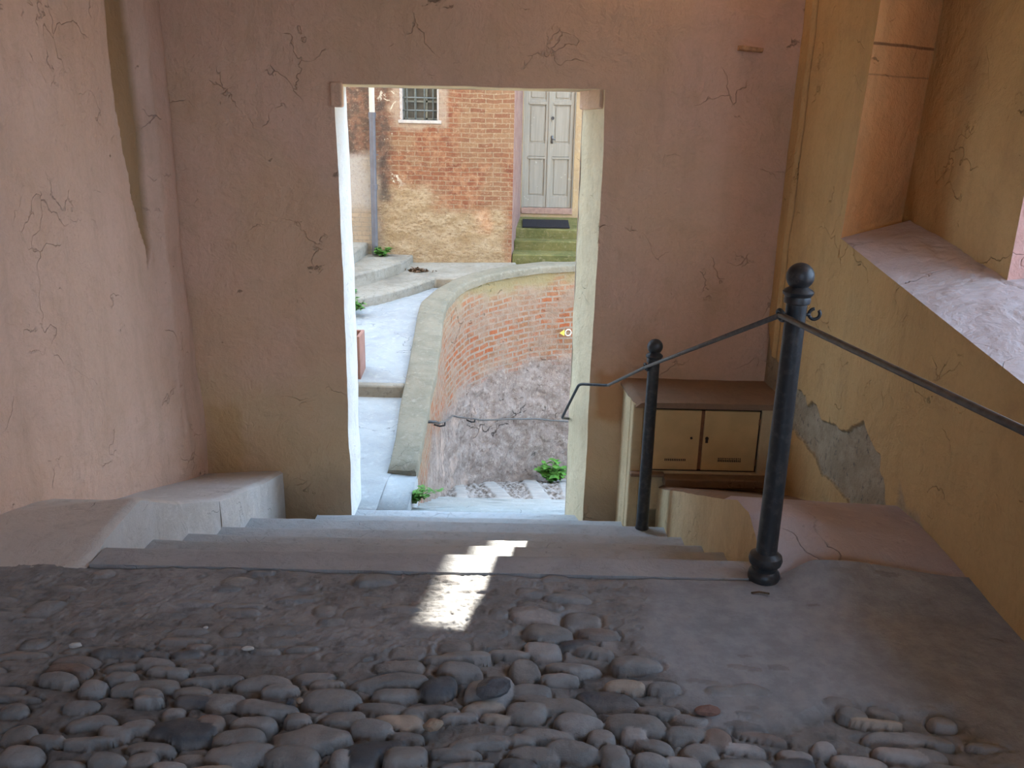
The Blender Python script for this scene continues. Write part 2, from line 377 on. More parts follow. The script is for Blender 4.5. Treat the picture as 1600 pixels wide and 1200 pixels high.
def _curved():
    t = NT('curved_wall_brick', .9, .15)
    uv = t.new('ShaderNodeUVMap'); uv.uv_map = 'UVMap'; uvo = uv.outputs[0]
    bc, bf = brick_nodes(t, uvo, .20, .080, (.38, .115, .048), (.30, .155, .085), (.33, .26, .20), .017, .07)
    bc = t.mix(t.ramp(t.noise(3, 8, .7), .42, .60, 0, .85), bc, (.335, .245, .18))
    bc = t.mix(t.ramp(t.noise(10, 8, .75), .5, .66, 0, .6), bc, (.235, .155, .11))
    # rough rubble render lower down
    ru = t.mix(t.ramp(t.noise(5, 8, .68), .36, .64), (.25, .195, .165), (.34, .275, .24))
    ru = t.mix(t.ramp(t.noise(15, 8, .75), .48, .66), ru, (.42, .355, .305))
    ru = t.mix(t.ramp(t.noise(11, 9, .78, t.scaled(1, 1, 1, loc=(3, 3, 3))), .52, .64, 0, .75), ru, (.15, .105, .085))
    v = t.voro(3.2, t.warp(.35, 4), 'DISTANCE_TO_EDGE'); cr = t.math('MULTIPLY', t.ramp(v, 0, .03, 1, 0), t.ramp(t.noise(1.9, 4), .57, .62))
    ru = t.mix(t.math('MULTIPLY', cr, .9), ru, (.07, .05, .045))
    ru = t.mix(t.math('MULTIPLY', t.ramp(t.noise(1.3, 3), .56, .66), .6), ru, (.56, .42, .34))
    w = t.sep(t.warp(.6, 2.2, uvo)); d = t.new('ShaderNodeSeparateXYZ'); t.t.links.new(uvo, d.inputs[0])
    depth = w[1]                       # metres above the lane's lower courses, 0 = top edge
    lim = t.math('ADD', depth, t.ramp(w[0], 3.5, 6.2, .55, 0.0))
    f = t.ramp(t.math('SUBTRACT', depth, t.ramp(w[0], 1.5, 4.5, .80, 0)), -1.50, -1.20, 1, 0)
    f = t.math('MULTIPLY', f, 1.0)
    col = t.mix(f, bc, ru)
    # damp green band under the coping
    col = t.mix(t.math('MULTIPLY', t.ramp(w[1], -.26, -.06), t.ramp(w[0], 4.6, 5.4, 0, .9)), col, (.26, .22, .09))
    col = t.mix(t.ramp(w[1], -.5, -.1, 0, .35), col, (.42, .34, .22))
    t.bump(t.math('MULTIPLY', bf, t.math('SUBTRACT', 1, f)), .012, -1.0)
    h = t.math('SUBTRACT', t.noise(7, 9, .7), t.math('MULTIPLY', cr, .7))
    t.bump(h, .05); t.bump(t.noise(45, 5, .7), .006)
    return t.done(col)
M['curved'] = _curved()
M['red_return'] = stone('reddish_corner', (.22, .13, .11), (.28, .18, .15), (.17, .11, .09), s1=4)
M['ochre_out'] = stone('outdoor_ochre_render', (.42, .31, .17), (.36, .265, .155), (.48, .40, .27), s1=3)
M['out_wall'] = stone('outer_wall_render', (.55, .44, .33), (.48, .36, .28), (.60, .5, .4), s1=1.5)

def _iron():
    t = NT('dark_iron_paint', .42, .5, .35)
    n = t.ramp(t.noise(30, 6), .45, .7); col = t.mix(n, (.040, .043, .048), (.075, .075, .075))
    col = t.mix(t.ramp(t.noise(70, 5), .66, .74, 0, .6), col, (.16, .12, .09))
    t.bump(t.noise(60, 5), .0012); return t.done(col)
M['iron'] = _iron()
M['iron_grey'] = plain('worn_grey_iron', (.13, .125, .12), .5, .4, .5, .2, 40)
M['pipe'] = plain('grey_downpipe', (.13, .13, .145), .5, .2, .4, .12, 8)
M['pipe_light'] = plain('pale_downpipe', (.52, .50, .43), .6, 0, .3, .05, 8)
def _door():
    t = NT('grey_door_paint', .6, .3)
    g = t.noise(1.0, 6, .6, t.scaled(30, 30, 1.5))
    col = t.mix(t.ramp(g, .35, .7), (.28, .265, .22), (.33, .31, .26))
    col = t.mix(t.ramp(t.noise(8, 7, .7), .64, .70, 0, .7), col, (.56, .54, .45))
    t.bump(g, .003); return t.done(col)
M['door'] = _door()
M['door_wood'] = plain('bare_red_wood', (.34, .22, .17), .8, var=.15)
M['mat_rubber'] = plain('black_rubber', (.018, .018, .022), .85, scale=60)
M['glass_dark'] = plain('dim_window_glass', (.10, .095, .075), .12, 0, .6, .4, 3)
M['sash'] = plain('green_grey_sash', (.22, .24, .21), .6)
M['grille'] = plain('grille_iron', (.16, .19, .19), .5, .3)
M['white_sill'] = plain('pale_window_plaster', (.44, .41, .38), .85, var=.12)
M['leaf'] = plain('fresh_leaf', (.10, .26, .045), .5, var=.35, scale=9)
M['leaf_dark'] = plain('deep_leaf', (.07, .22, .06), .5, var=.35, scale=9)
M['stem'] = plain('plant_stem', (.16, .22, .07), .6)
M['dead'] = plain('dead_leaf', (.14, .085, .05), .9, var=.4, scale=30)
M['terra'] = plain('terracotta_panel', (.30, .165, .13), .8, var=.12, scale=9)
M['yellow'] = plain('yellow_paint', (.80, .72, .10), .5, var=.05)
M['white_paint'] = plain('cream_paint', (.75, .70, .60), .5, var=.05)
M['pebble'] = stone('pebble_grey', (.30, .30, .31), (.38, .37, .37), (.24, .24, .25), s1=14, cracks=0)
M['pebble_tan'] = stone('pebble_tan', (.42, .34, .27), (.36, .28, .22), (.48, .42, .34), s1=14, cracks=0)
M['pebble_dark'] = stone('pebble_dark', (.10, .11, .13), (.16, .17, .19), (.08, .08, .09), s1=14, cracks=0, rough=.45)
M['chip'] = stone('white_chip', (.70, .69, .67), (.62, .62, .6), (.75, .74, .72), s1=14, cracks=0)

# ------------------------------------------------------------------ the landing: cobbles set in earth and mortar
XL, XR0 = -2.18, 1.73
COB = [(-0.995,2.688,0.06,0.032,1),(-0.463,2.58,0.048,0.029,1),(-0.497,2.484,0.06,0.055,0),(-0.63,2.518,0.038,0.04,0),(-1.377,2.352,0.036,0.019,0),(-0.906,2.383,0.036,0.036,3),(-0.724,2.394,0.087,0.026,0),(-0.307,2.282,0.055,0.038,1),(-1.088,2.199,0.058,0.02,0),(-1.061,2.089,0.089,0.029,0),(-1.213,2.069,0.041,0.036,0),(-1.2,1.995,0.05,0.024,0),(-0.723,2.115,0.086,0.026,0),(-0.503,2.049,0.078,0.036,0),(-0.814,2.032,0.055,0.035,0),(-0.687,2.008,0.091,0.031,0),(-1.015,1.917,0.048,0.028,0),(-1.146,1.933,0.066,0.029,0),(-1.071,1.886,0.043,0.024,0),(-0.896,1.908,0.083,0.053,2),(-0.727,1.876,0.069,0.036,0),(-0.528,1.882,0.104,0.052,0),(-0.708,1.816,0.084,0.036,0),(-0.561,1.809,0.067,0.035,0),(-0.946,1.838,0.063,0.024,0),(-0.949,1.785,0.037,0.029,0),(-1.319,1.876,0.047,0.037,0),(-1.263,1.793,0.062,0.035,0),(-0.296,1.973,0.067,0.04,1),(-0.365,1.925,0.062,0.026,0),(-0.195,2.111,0.053,0.04,2),(-0.047,2.101,0.067,0.044,0),(-0.143,2.262,0.091,0.026,0),(-0.329,2.215,0.074,0.032,0),(-0.149,2.197,0.074,0.032,0),(-0.35,1.857,0.081,0.033,2),(-0.263,1.823,0.055,0.041,0),(-0.367,1.809,0.042,0.029,2),(-0.434,1.807,0.025,0.029,4),(-0.066,1.884,0.083,0.025,0),(-1.039,1.783,0.049,0.02,0),(-0.818,1.937,0.04,0.026,3),(-0.703,1.94,0.057,0.026,0),(-0.582,1.957,0.04,0.023,0),(-0.348,2.143,0.106,0.03,0),(-0.173,2.321,0.052,0.044,0),(-0.068,2.433,0.065,0.047,2),(-1.227,1.852,0.042,0.017,0),(-1.334,2.102,0.06,0.022,0),(-0.913,2.072,0.051,0.025,0),(-0.942,1.979,0.031,0.024,4),(-0.449,1.968,0.063,0.027,0),(-0.321,2.084,0.071,0.029,0),(-1.578,2.481,0.059,0.043,0),(-1.504,2.289,0.045,0.03,0),(-0.027,2.522,0.039,0.03,0),(-0.66,2.08,0.051,0.019,0),(-0.492,2.723,0.076,0.039,0),(-0.221,2.728,0.059,0.034,3),(-0.359,2.523,0.067,0.014,0),(-0.537,2.122,0.052,0.018,0),(-1.034,2.046,0.046,0.018,0),(-1.022,2.018,0.041,0.017,0),(-1.391,1.971,0.04,0.026,0),(0.095,2.507,0.088,0.054,4),(0.254,2.499,0.061,0.044,0),(0.135,2.408,0.085,0.046,0),(0.122,2.323,0.057,0.044,4),(0.306,2.414,0.07,0.023,3),(0.238,2.354,0.058,0.025,2),(0.209,2.226,0.09,0.036,0),(0.411,2.241,0.076,0.041,0),(0.059,2.204,0.05,0.048,0),(0.151,2.05,0.122,0.035,0),(0.067,2.012,0.059,0.038,0),(0.303,2.076,0.09,0.04,2),(0.373,1.968,0.087,0.04,0),(0.477,2.126,0.053,0.019,0),(0.732,2.127,0.068,0.026,0),(0.586,2.029,0.042,0.024,3),(0.716,2.047,0.037,0.022,0),(0.518,1.993,0.05,0.024,0),(0.21,1.963,0.068,0.04,0),(0.128,1.921,0.076,0.029,0),(0.506,1.927,0.054,0.022,0),(0.672,1.971,0.073,0.029,2),(0.588,1.917,0.04,0.038,3),(0.533,1.866,0.048,0.033,0),(0.414,1.884,0.057,0.031,0),(0.296,1.84,0.034,0.042,0),(0.387,1.82,0.047,0.023,0),(0.177,1.855,0.069,0.036,0),(0.362,1.916,0.036,0.025,4),(0.879,1.888,0.031,0.028,4),(0.954,1.837,0.078,0.024,4),(1.072,1.87,0.074,0.027,4),(1.07,1.99,0.07,0.017,1),(1.081,1.932,0.09,0.025,0),(1.171,1.935,0.064,0.026,0),(1.0,2.022,0.037,0.024,0),(1.102,2.046,0.042,0.025,0),(0.628,2.502,0.047,0.03,4),(0.357,2.13,0.058,0.022,1),(0.447,2.031,0.061,0.021,0),(0.645,2.124,0.043,0.022,0),(0.703,2.019,0.041,0.015,0),(1.258,2.003,0.041,0.028,0),(1.142,1.872,0.053,0.024,0),(0.077,2.105,0.058,0.022,0),(0.268,1.907,0.04,0.025,0),(0.782,1.861,0.048,0.021,4),(0.36,2.741,0.066,0.034,0),(0.211,2.624,0.086,0.026,0),(0.086,2.662,0.052,0.032,0),(0.253,2.736,0.048,0.034,0),(0.287,2.312,0.062,0.022,0),(0.166,2.169,0.059,0.019,0),(0.048,1.9,0.039,0.025,0),(0.082,1.84,0.06,0.024,0)]
def paving():
    xs = np.arange(-2.30, 1.86, .0058); ys = np.arange(1.36, 2.795, .0058)
    X, Y = np.meshgrid(xs, ys, indexing='ij')
    # how much of the stones stands clear: 1 by the camera, little by the slab and none in the mortar patch
    dense = sstep(2.42, 2.10, Y + .10*fbm(X*2.2, Y*2.2, s=3) - .16*sstep(-.25, .1, X)*sstep(.9, .3, X))
    dense = np.maximum(dense, .9*sstep(.30, .05, np.hypot((X-.25)/1.1, (Y-2.35)/1.2)))
    dense *= 1 - .55*sstep(-1.2, -1.9, X)*sstep(1.85, 2.1, Y)
    mort = sstep(.42, .56, X + .12*fbm(X*3, Y*3, s=11)) * sstep(2.02, 2.09, Y + .05*fbm(X*4, Y*4, s=12) + .10*sstep(1.0, .7, X))
    mort = np.maximum(mort, sstep(1.22, 1.36, X + .15*fbm(X*2, Y*2, s=14)))
    dense = dense*(1-mort)
    ground = -.013*dense + .010*fbm(X*4, Y*4, s=21) + .0060*fbm(X*10, Y*16, s=22, o=5) + .0022*fbm(X*42, Y*52, s=23, o=3)
    ground = ground*(1-mort) + mort*(.004 + .006*fbm(X*3, Y*3, s=24) + .0010*fbm(X*22, Y*22, s=26, o=3) - .006*sstep(.02, 0, np.abs(fbm(X*2.1, Y*2.1, s=44)))*sstep(.1,.3,fbm(X*1.3,Y*1.3,s=9)))
    H = ground.copy(); T = np.zeros(X.shape + (3,))
    g1 = np.array((.205, .208, .215)); g2 = np.array((.285, .292, .305)); gm = np.array((.34, .36, .39))
    w = sstep(-.5, .5, fbm(X*5, Y*5, s=31))[..., None]
    T[:] = g1*w + g2*(1-w)
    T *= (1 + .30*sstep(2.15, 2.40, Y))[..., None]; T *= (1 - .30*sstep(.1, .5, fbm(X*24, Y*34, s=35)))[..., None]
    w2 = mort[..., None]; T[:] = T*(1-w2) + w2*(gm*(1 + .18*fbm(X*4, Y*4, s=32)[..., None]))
    cobs = list(COB)
    rr = random.Random(11)
    y = 1.38
    while y < 2.78:                                     # more rows of stones between the big ones
        x = -2.3 + rr.random()*.1
        while x < 1.8:
            a = rr.uniform(.038, .085); b = rr.uniform(.013, .026)
            cx, cy = x + a, y + rr.uniform(-.014, .014)
            ok = all(((cx-c[0])/(c[2]+a*.8))**2 + ((cy-c[1])/(c[3]+b*.75))**2 > 1 for c in cobs)
            if ok and rr.random() < (.85 if cy < 2.15 else .62): cobs.append((cx, cy, a, b, rr.choice((0, 0, 0, 0, 3, 4, 2, 1))))
            x += 2*a + .012
        y += .043
    cl = [(.30, .305, .315), (.48, .42, .36), (.12, .13, .15), (.28, .23, .21), (.42, .42, .43)]
    for k, (cx, cy, a, b, tt) in enumerate(cobs):
        hand = k < len(COB)
        a2, b2 = a*1.06, b*1.02
        i0, i1 = np.searchsorted(xs, [cx-a2*1.5, cx+a2*1.5]); j0, j1 = np.searchsorted(ys, [cy-a2*1.3, cy+a2*1.3])
        if i1 <= i0 or j1 <= j0: continue
        sl = (slice(i0, i1), slice(j0, j1)); x_, y_ = X[sl], Y[sl]
        an = rr.uniform(-.16, .16) + (-.12 if cx > 0 else .05)
        u = ((x_-cx)*math.cos(an) + (y_-cy)*math.sin(an))/a2; v = (-(x_-cx)*math.sin(an) + (y_-cy)*math.cos(an))/b2
        u = u + .24*vnoise(x_*15, y_*15, k*3.1, 1); v = v + .30*vnoise(x_*15, y_*15, k*3.1, 2)
        p = rr.uniform(2.1, 3.2); r = (np.abs(u)**p + np.abs(v)**p)**(1/p)
        hh = min(.024, b2*.75); d = float(dense[min(max(int((i0+i1)/2), 0), len(xs)-1), min(max(int((j0+j1)/2), 0), len(ys)-1)])
        mo = float(mort[min(max(int((i0+i1)/2), 0), len(xs)-1), min(max(int((j0+j1)/2), 0), len(ys)-1)])
        top = (.012 if hand else .005) + rr.uniform(-.008, .010) - (1-d)*.006 - mo*.004
        tilt = rr.uniform(-.14, .14)*v*b2*2 + rr.uniform(-.05, .05)*u*a2
        dome = top + tilt - hh*(1 - np.sqrt(np.clip(1 - np.clip(r, 0, 1)**3.4, 0, 1))) + .0026*fbm(x_*26, y_*26, k*1.7, 5)
        if tt == 2 or rr.random() < .15: dome = np.minimum(dome, top + .004 + .10*u*a2 - .25*v*b2)   # split face
        if rr.random() < .55:
            ca, sa = math.cos(q_ := rr.uniform(0, 6.28)), math.sin(q_)
            dome = np.minimum(dome, top + .30*b2 - .55*b2*(u*ca + v*sa))
        if rr.random() < .35: dome = np.minimum(dome, top - .0005 + .12*b2*u*rr.choice((-1, 1)))
        dome = dome + .0020*fbm(x_*45, y_*60, k*2.3, 6)
        gap = np.clip(1 - np.abs(r - 1.06)/.16, 0, 1)*(.011*d + .003)*(1-mo)
        H[sl] = np.where((r >= .95) & (H[sl] <= ground[sl] + .004), H[sl] - gap, H[sl])
        dome = np.where(r < 1, dome, -1)
        m = dome > H[sl]
        c = np.array(cl[tt])*rr.uniform(.85, 1.18)
        if not hand and d < .4: c = c*.5 + g2*.6
        dust = np.clip((dome - ground[sl])/.02, .25, 1)[..., None]
        T[sl] = np.where(m[..., None], c*dust + g2*(1-dust), T[sl]); H[sl] = np.where(m, dome, H[sl])
    # tiny grit in the joints
    gr = vnoise(X*95, Y*95, 0, 77); g = (gr > .62) & (H <= ground + 1e-6) & (mort < .5)
    H = H + np.where(g, .004, 0)
    # the right side swells into the ramp beside the stairs
    H = H + ramp_right(X, Y)
    H = H - .014*sstep(2.768, 2.782, Y + .010*fbm(X*9, 0, s=88))*(X < 1.02)
    return X, Y, H, np.clip(T, 0, 1)
def ramp_right(X, Y):
    return .15*sstep(2.50, 3.05, Y)*sstep(.98, 1.16, X)*(1 - .75*sstep(1.2, 1.75, X))

X, Y, H, T = paving()
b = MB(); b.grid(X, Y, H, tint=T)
xs = np.linspace(-2.5, 2.0, 60); ys = np.linspace(-3.6, 1.365, 60); X2, Y2 = np.meshgrid(xs, ys, indexing='ij')
b.grid(X2, Y2, -.01 + .01*fbm(X2*6, Y2*6, s=3), tint=np.broadcast_to(np.array((.22, .21, .2)), X2.shape + (3,)))
tag(b.build('floor', M['paving']), 'landing floor of river cobbles bedded in earth and mortar', 'floor', kind='structure')

# ------------------------------------------------------------------ stair flight
def slab(name, x0, x1, y0, y1, zt, th, m, label, seed, nose=.012, wob=.006):
    """worn stone step: rounded front nose at y1, slightly dished top"""
    xs = np.linspace(x0, x1, 150)
    prof = [(0, -th), (0, 0), (.25, 0), (.5, 0), (.75, 0), (1, -.0), ]
    ys = [y0, y0+.001] + list(np.linspace(y0+.02, y1-.03, 12)) + [y1-.018, y1-.008, y1-.002, y1, y1]
    dz = [-th, 0] + [0]*12 + [-.001, -.004, -.010, -.018, -th]
    X, K = np.meshgrid(xs, np.arange(len(ys)), indexing='ij')
    Yb = np.array(ys)[K]; Z = zt + np.array(dz)[K]
    sh = np.array([0, 0] + [0]*12 + [.4, .7, 1, 1, 1])[K]
    Yb = Yb + sh*wob*fbm(X*3, seed, s=seed)*2.2
    top = (K > 0) & (K < len(ys)-1)
    Z = Z + np.where(top, .004*fbm(X*3, Yb*6, s=seed+3) - sh*.012*np.abs(fbm(X*2.3, seed*1.7, s=seed+5))*(sh > .3), 0)
    b = MB(); b.grid(X, Yb, Z)
    for xx in (x0, x1):
        n = len(ys); V = [(xx, ys[i], zt+dz[i]) for i in range(n)]; b._add(V, [tuple(range(n))])
    return tag(b.build(name, m, smooth='auto'), label, 'step', 'stone steps of the indoor stair flight', 'structure')
slab('landing_edge_slab', -1.575, 1.02, 2.782, 2.935, .004, .19, M['slab_stone'], 'long grey edge slab at the top of the stairs, nearest the cobbles', 1)
N = [(2.90, 3.36, -.185, 'first stone step below the long edge slab, with a small iron peg'), (3.33, 3.77, -.37, 'second stone step below the edge slab, halfway to the gateway'),
     (3.74, 4.22, -.555, 'third stone step below the edge slab, next above the broad pale step'), (4.19, 4.71, -.74, 'broad pale step carrying the far iron post'),
     (4.68, 5.15, -.925, 'step just inside the gateway threshold'), (5.10, 5.62, -1.11, 'threshold slab lying under the gateway')]
for i, (a, c, z, lb) in enumerate(N):
    slab('stone_step', -1.66 if i < 4 else -1.3, .99 if i < 4 else .9, a, c, z, .20, M['step_stone'], lb, 10+i)

# stair cheeks --------------------------------------------------------------
def interp(x, xp, fp): return np.interp(x, xp, fp)
def cheek(name, x_in, x_out, y0, y1, fz_in, fz_out, m_top, m_face, label, seed, zb=-1.3, bulge=.0, endface=True, xin_fn=None):
    ys = np.arange(y0, y1+.001, .02); us = np.linspace(0, 1, 30)
    U, Yg = np.meshgrid(us, ys, indexing='ij')
    xi = x_in + .012*fbm(ys*2.5, seed, s=seed) if xin_fn is None else xin_fn(ys)
    sg = 1 if x_out > x_in else -1
    Xi = np.broadcast_to(xi, U.shape)
    Xg = Xi + (x_out-Xi)*U
    Z = fz_in(Yg)*(1-U) + fz_out(Yg)*U + .006*fbm(Xg*3, Yg*3, s=seed+1) + .002*fbm(Xg*20, Yg*20, s=seed+2)
    rd = np.clip(1 - np.abs(Xg-Xi)/.03, 0, 1); Z = Z - .018*rd**2
    b = MB(); b.cur = 0; b.grid(Xg, Yg, Z, flip=(sg < 0))
    # inner face
    vs = np.linspace(0, 1, 40); V, Y2 = np.meshgrid(vs, ys, indexing='ij')
    zt = Z[0][None, :]; Z2 = zt*(1-V) + zb*V
    X2 = xi[None, :] + sg*(-.006)*fbm(Y2*4, Z2*4, s=seed+4)*np.minimum(1, V*8) - sg*.0*V
    b.cur = 1; b.grid(X2, Y2, Z2, flip=(sg > 0))
    for e, k in ((0, 0), (1, -1)):
        Vv = [(Xg[i, k], Yg[i, k], Z[i, k]) for i in range(len(us))] + [(Xg[-1, k], Yg[-1, k], zb), (Xg[0, k], Yg[0, k], zb)]
        b._add(Vv, [tuple(range(len(Vv)))])
    return tag(b.build(name, [m_top, m_face], smooth='auto'), label, 'stair cheek', kind='structure')
cheek('stair_cheek', -1.59, -2.26, 2.76, 3.62,
      lambda y: interp(y, [2.76, 2.95, 3.27, 3.40, 3.62], [.0, .035, .06, -.01, -.13]),
      lambda y: interp(y, [2.76, 3.22, 3.5, 3.62], [.0, -.03, -.09, -.13]), M['cheek_left_dark'], M['cheek_left'],
      'grey stone ramp block against the left wall at the head of the stairs', 31)
cheek('stair_cheek', -1.60, -2.26, 3.60, 4.19,
      lambda y: interp(y, [3.60, 4.0, 4.19], [-.12, -.29, -.375]), lambda y: interp(y, [3.6, 4.19], [-.16, -.40]), M['cheek_left'], M['cheek_left'],
      'whitish stone block between the grey ramp block and the far left corner', 32)
cheek('stair_cheek', -1.585, -2.26, 4.205, 5.44,
      lambda y: interp(y, [4.2, 5.0, 5.44], [-.385, -.63, -.74]), lambda y: interp(y, [4.2, 5.44], [-.40, -.78]), M['cheek_left'], M['cheek_left'],
      'rough plastered block in the far left corner beside the gateway', 33,
      xin_fn=lambda y: -1.60 + .02*fbm(y*2.5, 3, s=9))
cheek('stair_cheek', .965, 1.80, 2.80, 3.42,
      lambda y: interp(y, [2.80, 2.92, 3.05, 3.22, 3.42], [.0, .10, .165, .145, .055]),
      lambda y: interp(y, [2.8, 3.2, 3.42], [.02, .03, .02]), M['cheek_top_right'], M['plaster_cream'],
      'rosy stone ramp behind the near iron post, against the right wall', 41)
cheek('stair_cheek', .965, 1.80, 3.42, 4.97,
      lambda y: interp(y, [3.42, 4.93, 4.97], [.055, -.57, -.58]), lambda y: interp(y, [3.42, 3.5, 4.97], [-.05, -.10, -.62]), M['brown_slab'], M['plaster_cream'],
      'cream plastered parapet sloping down the right side of the stairs', 42)

# ------------------------------------------------------------------ room walls
def disp(a, b, seed, amp=.012):
    return amp*fbm(a*1.3, b*1.3, s=seed, o=3) + amp*.35*fbm(a*6, b*6, s=seed+5, o=3)
ZB, ZT = -1.4, 2.95
# end wall, with the gateway. Door edges lean and wobble with height
def dl(z): return -1.125 + .018*fbm(z*2.2, 0.3, s=71) - .012*sstep(1.3, 1.8, z)
def dr(z): return .535 - .02*sstep(.8, -1.0, z)*0 + .014*fbm(z*2.0, 0.7, s=72)
DT = 1.845
def endY(X, Z):
    y = 5.42 + disp(X, Z, 51, .014)
    y = y - .07*sstep(-2.02, -2.2, X)*0
    return y
b = MB()
def wallgrid(b, xa, xb, za, zb, nx, nz, fy, flip=False):
    V, U = np.meshgrid(np.linspace(0, 1, nz), np.linspace(0, 1, nx), indexing='xy')
    Z = za + (zb-za)*V
    A = xa(Z) if callable(xa) else np.full_like(Z, xa); B = xb(Z) if callable(xb) else np.full_like(Z, xb)
    Xg = A + (B-A)*U
    b.grid(Xg, fy(Xg, Z), Z, flip=flip)
wallgrid(b, XL-.15, dl, ZB, DT, 70, 160, endY)
wallgrid(b, dr, 1.80, ZB, DT, 70, 160, endY)
V, U = np.meshgrid(np.linspace(0, 1, 50), np.linspace(0, 1, 160), indexing='xy')
xt = XL-.15 + (1.80-XL+.15)*U; zt = DT + .010*fbm(xt*3, .2, s=74)*(1-V)*sstep(-1.13, -1.10, xt)*sstep(.54, .50, xt) + (ZT-DT)*V
b.grid(xt, endY(xt, zt), zt)
wall_end = b
wend = tag(b.build('wall_end', M['plaster_pink']), 'pink plastered end wall pierced by the tall gateway', 'wall', kind='structure')
# reveals
def reveal(name, xf, xb_fn, y1, m, label):
    zs = np.linspace(ZB, DT+.02, 160); us = np.linspace(0, 1, 14)
    U, Z = np.meshgrid(us, zs, indexing='ij')
    x0 = xf(Z); x1 = xb_fn(Z); Xg = x0 + (x1-x0)*U + .006*fbm(Z*9, U*3, s=81)*np.sin(U*math.pi)
    Yg = endY(x0, Z)*(1-U) + y1*U
    b = MB(); b.grid(Xg, Yg, Z)
    return tag(b.build(name, m), label, 'gateway jamb', kind='structure')
reveal('trim_1', dl, lambda z: dl(z) + .005 - .008*z*0, 5.78, M['plaster_white'], 'white left jamb of the gateway')
reveal('trim_2', dr, lambda z: .425 + .01*fbm(z*3, 1, s=83), 5.78, M['plaster_jamb'], 'beige plastered right jamb of the gateway')
b = MB(); U, Xg = np.meshgrid(np.linspace(0, 1, 10), np.linspace(-1.16, .56, 90), indexing='ij')
b.grid(Xg, endY(Xg, DT+0*Xg)*(1-U)+5.78*U, DT + .010*fbm(Xg*3, .2, s=74) - .0*U)
tag(b.build('trim_3', M['plaster_jamb']), 'underside of the gateway head', 'gateway head', kind='structure')
b = MB(); b.prism([(-1.16, 5.405), (-1.085, 5.405), (-1.082, 5.46), (-1.16, 5.46)], 1.71, 1.86)
b.prism([(.505, 5.44), (.56, 5.44), (.56, 5.77), (.40, 5.77)], 1.735, 1.86)
tag(b.build('trim_4', M['plaster_pink'], bevel=.012), 'small corner corbels under the gateway head', 'corbel', kind='structure')
# outer skin of the end wall; unseen upper mass added to shade the yard
b = MB()
b.box(-5, -1.14, 5.775, 5.80, -2.5, 3.6); b.box(.425, 4.2, 5.775, 5.80, -4, 3.6); b.box(-1.2, .6, 5.775, 5.80, DT, 3.6); b.box(-12, 3.0, 1.0, 5.79, 3.6, 11.5); b.box(-12, -5, 1.0, 5.79, -3, 3.6)
tag(b.build('wall_outer', M['out_wall']), 'outer face of the end wall, with unseen masonry added above to cut skylight', 'wall', kind='structure')

# left wall with the tapering chase
GR = [(4.723, 2.95), (4.723, 2.202), (4.731, 1.728), (4.811, 1.217), (4.92, .877), (4.905, .766), (5.00, .883), (5.01, 1.092), (5.03, 1.564), (5.011, 1.91), (5.007, 2.241), (5.007, 2.95)]
def poly_dist(Px, Pz, poly):
    """signed: positive inside"""
    n = len(poly); ins = np.zeros(Px.shape, bool); dm = np.full(Px.shape, 1e9)
    for i in range(n):
        x1, y1 = poly[i]; x2, y2 = poly[(i+1) % n]
        c = ((y1 > Pz) != (y2 > Pz)) & (Px < (x2-x1)*(Pz-y1)/((y2-y1) if y2 != y1 else 1e-9) + x1); ins ^= c
        dx, dy = x2-x1, y2-y1; t = np.clip(((Px-x1)*dx + (Pz-y1)*dy)/(dx*dx+dy*dy+1e-12), 0, 1)
        dm = np.minimum(dm, np.hypot(Px-(x1+t*dx), Pz-(y1+t*dy)))
    return np.where(ins, dm, -dm)
ys = np.concatenate([np.linspace(-3.6, 1.9, 40), np.linspace(1.95, 4.55, 130), np.arange(4.56, 5.20, .012), np.linspace(5.21, 5.46, 12)])
zs = np.linspace(ZB, ZT, 330)
Yg, Zg = np.meshgrid(ys, zs, indexing='ij')
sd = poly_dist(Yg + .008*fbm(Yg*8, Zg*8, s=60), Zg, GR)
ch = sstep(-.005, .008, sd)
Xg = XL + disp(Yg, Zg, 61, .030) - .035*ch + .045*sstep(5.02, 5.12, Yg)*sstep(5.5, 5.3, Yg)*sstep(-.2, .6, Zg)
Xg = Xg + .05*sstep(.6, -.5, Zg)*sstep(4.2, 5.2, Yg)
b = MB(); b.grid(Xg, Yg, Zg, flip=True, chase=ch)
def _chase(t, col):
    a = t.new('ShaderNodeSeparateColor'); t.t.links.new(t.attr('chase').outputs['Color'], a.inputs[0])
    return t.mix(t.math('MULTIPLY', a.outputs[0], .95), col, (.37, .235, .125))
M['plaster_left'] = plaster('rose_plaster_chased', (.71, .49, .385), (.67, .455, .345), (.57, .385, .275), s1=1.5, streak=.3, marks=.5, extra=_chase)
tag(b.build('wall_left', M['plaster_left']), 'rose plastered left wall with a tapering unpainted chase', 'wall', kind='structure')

# right wall: front skin, window niche, sill
def xr(Y): return XR0 - .035*sstep(4.4, 5.4, Y)
def sf(Y): return 1.085 - .153*(4.47-Y)                   # front edge of the sloping sill
PEEL = [(5.50,.42),(5.40,.38),(5.324,.241),(4.802,.139),(4.683,.133),(4.62,.086),(4.562,.137),(4.468,.114),(4.399,.07),(4.22,.119),(4.052,.134),(3.998,.199),(3.876,.27),(3.771,.196),(3.70,.18),(3.644,.171),(3.634,.104),(3.58,.09),(3.552,.034),(3.51,-.04),(3.45,-.2),(3.866,-.2),(4.065,-.174),(4.299,-.201),(4.443,-.152),(4.639,-.137),(4.777,-.119),(5.108,-.104),(5.446,-.099),(5.55,.1)]
PEEL2 = [(3.42,.13),(3.33,.05),(3.22,.08),(3.10,-.02),(3.08,-.2),(3.3,-.2),(3.43,-.02)]
PEEL = [(y, z*1.0) for y, z in PEEL]
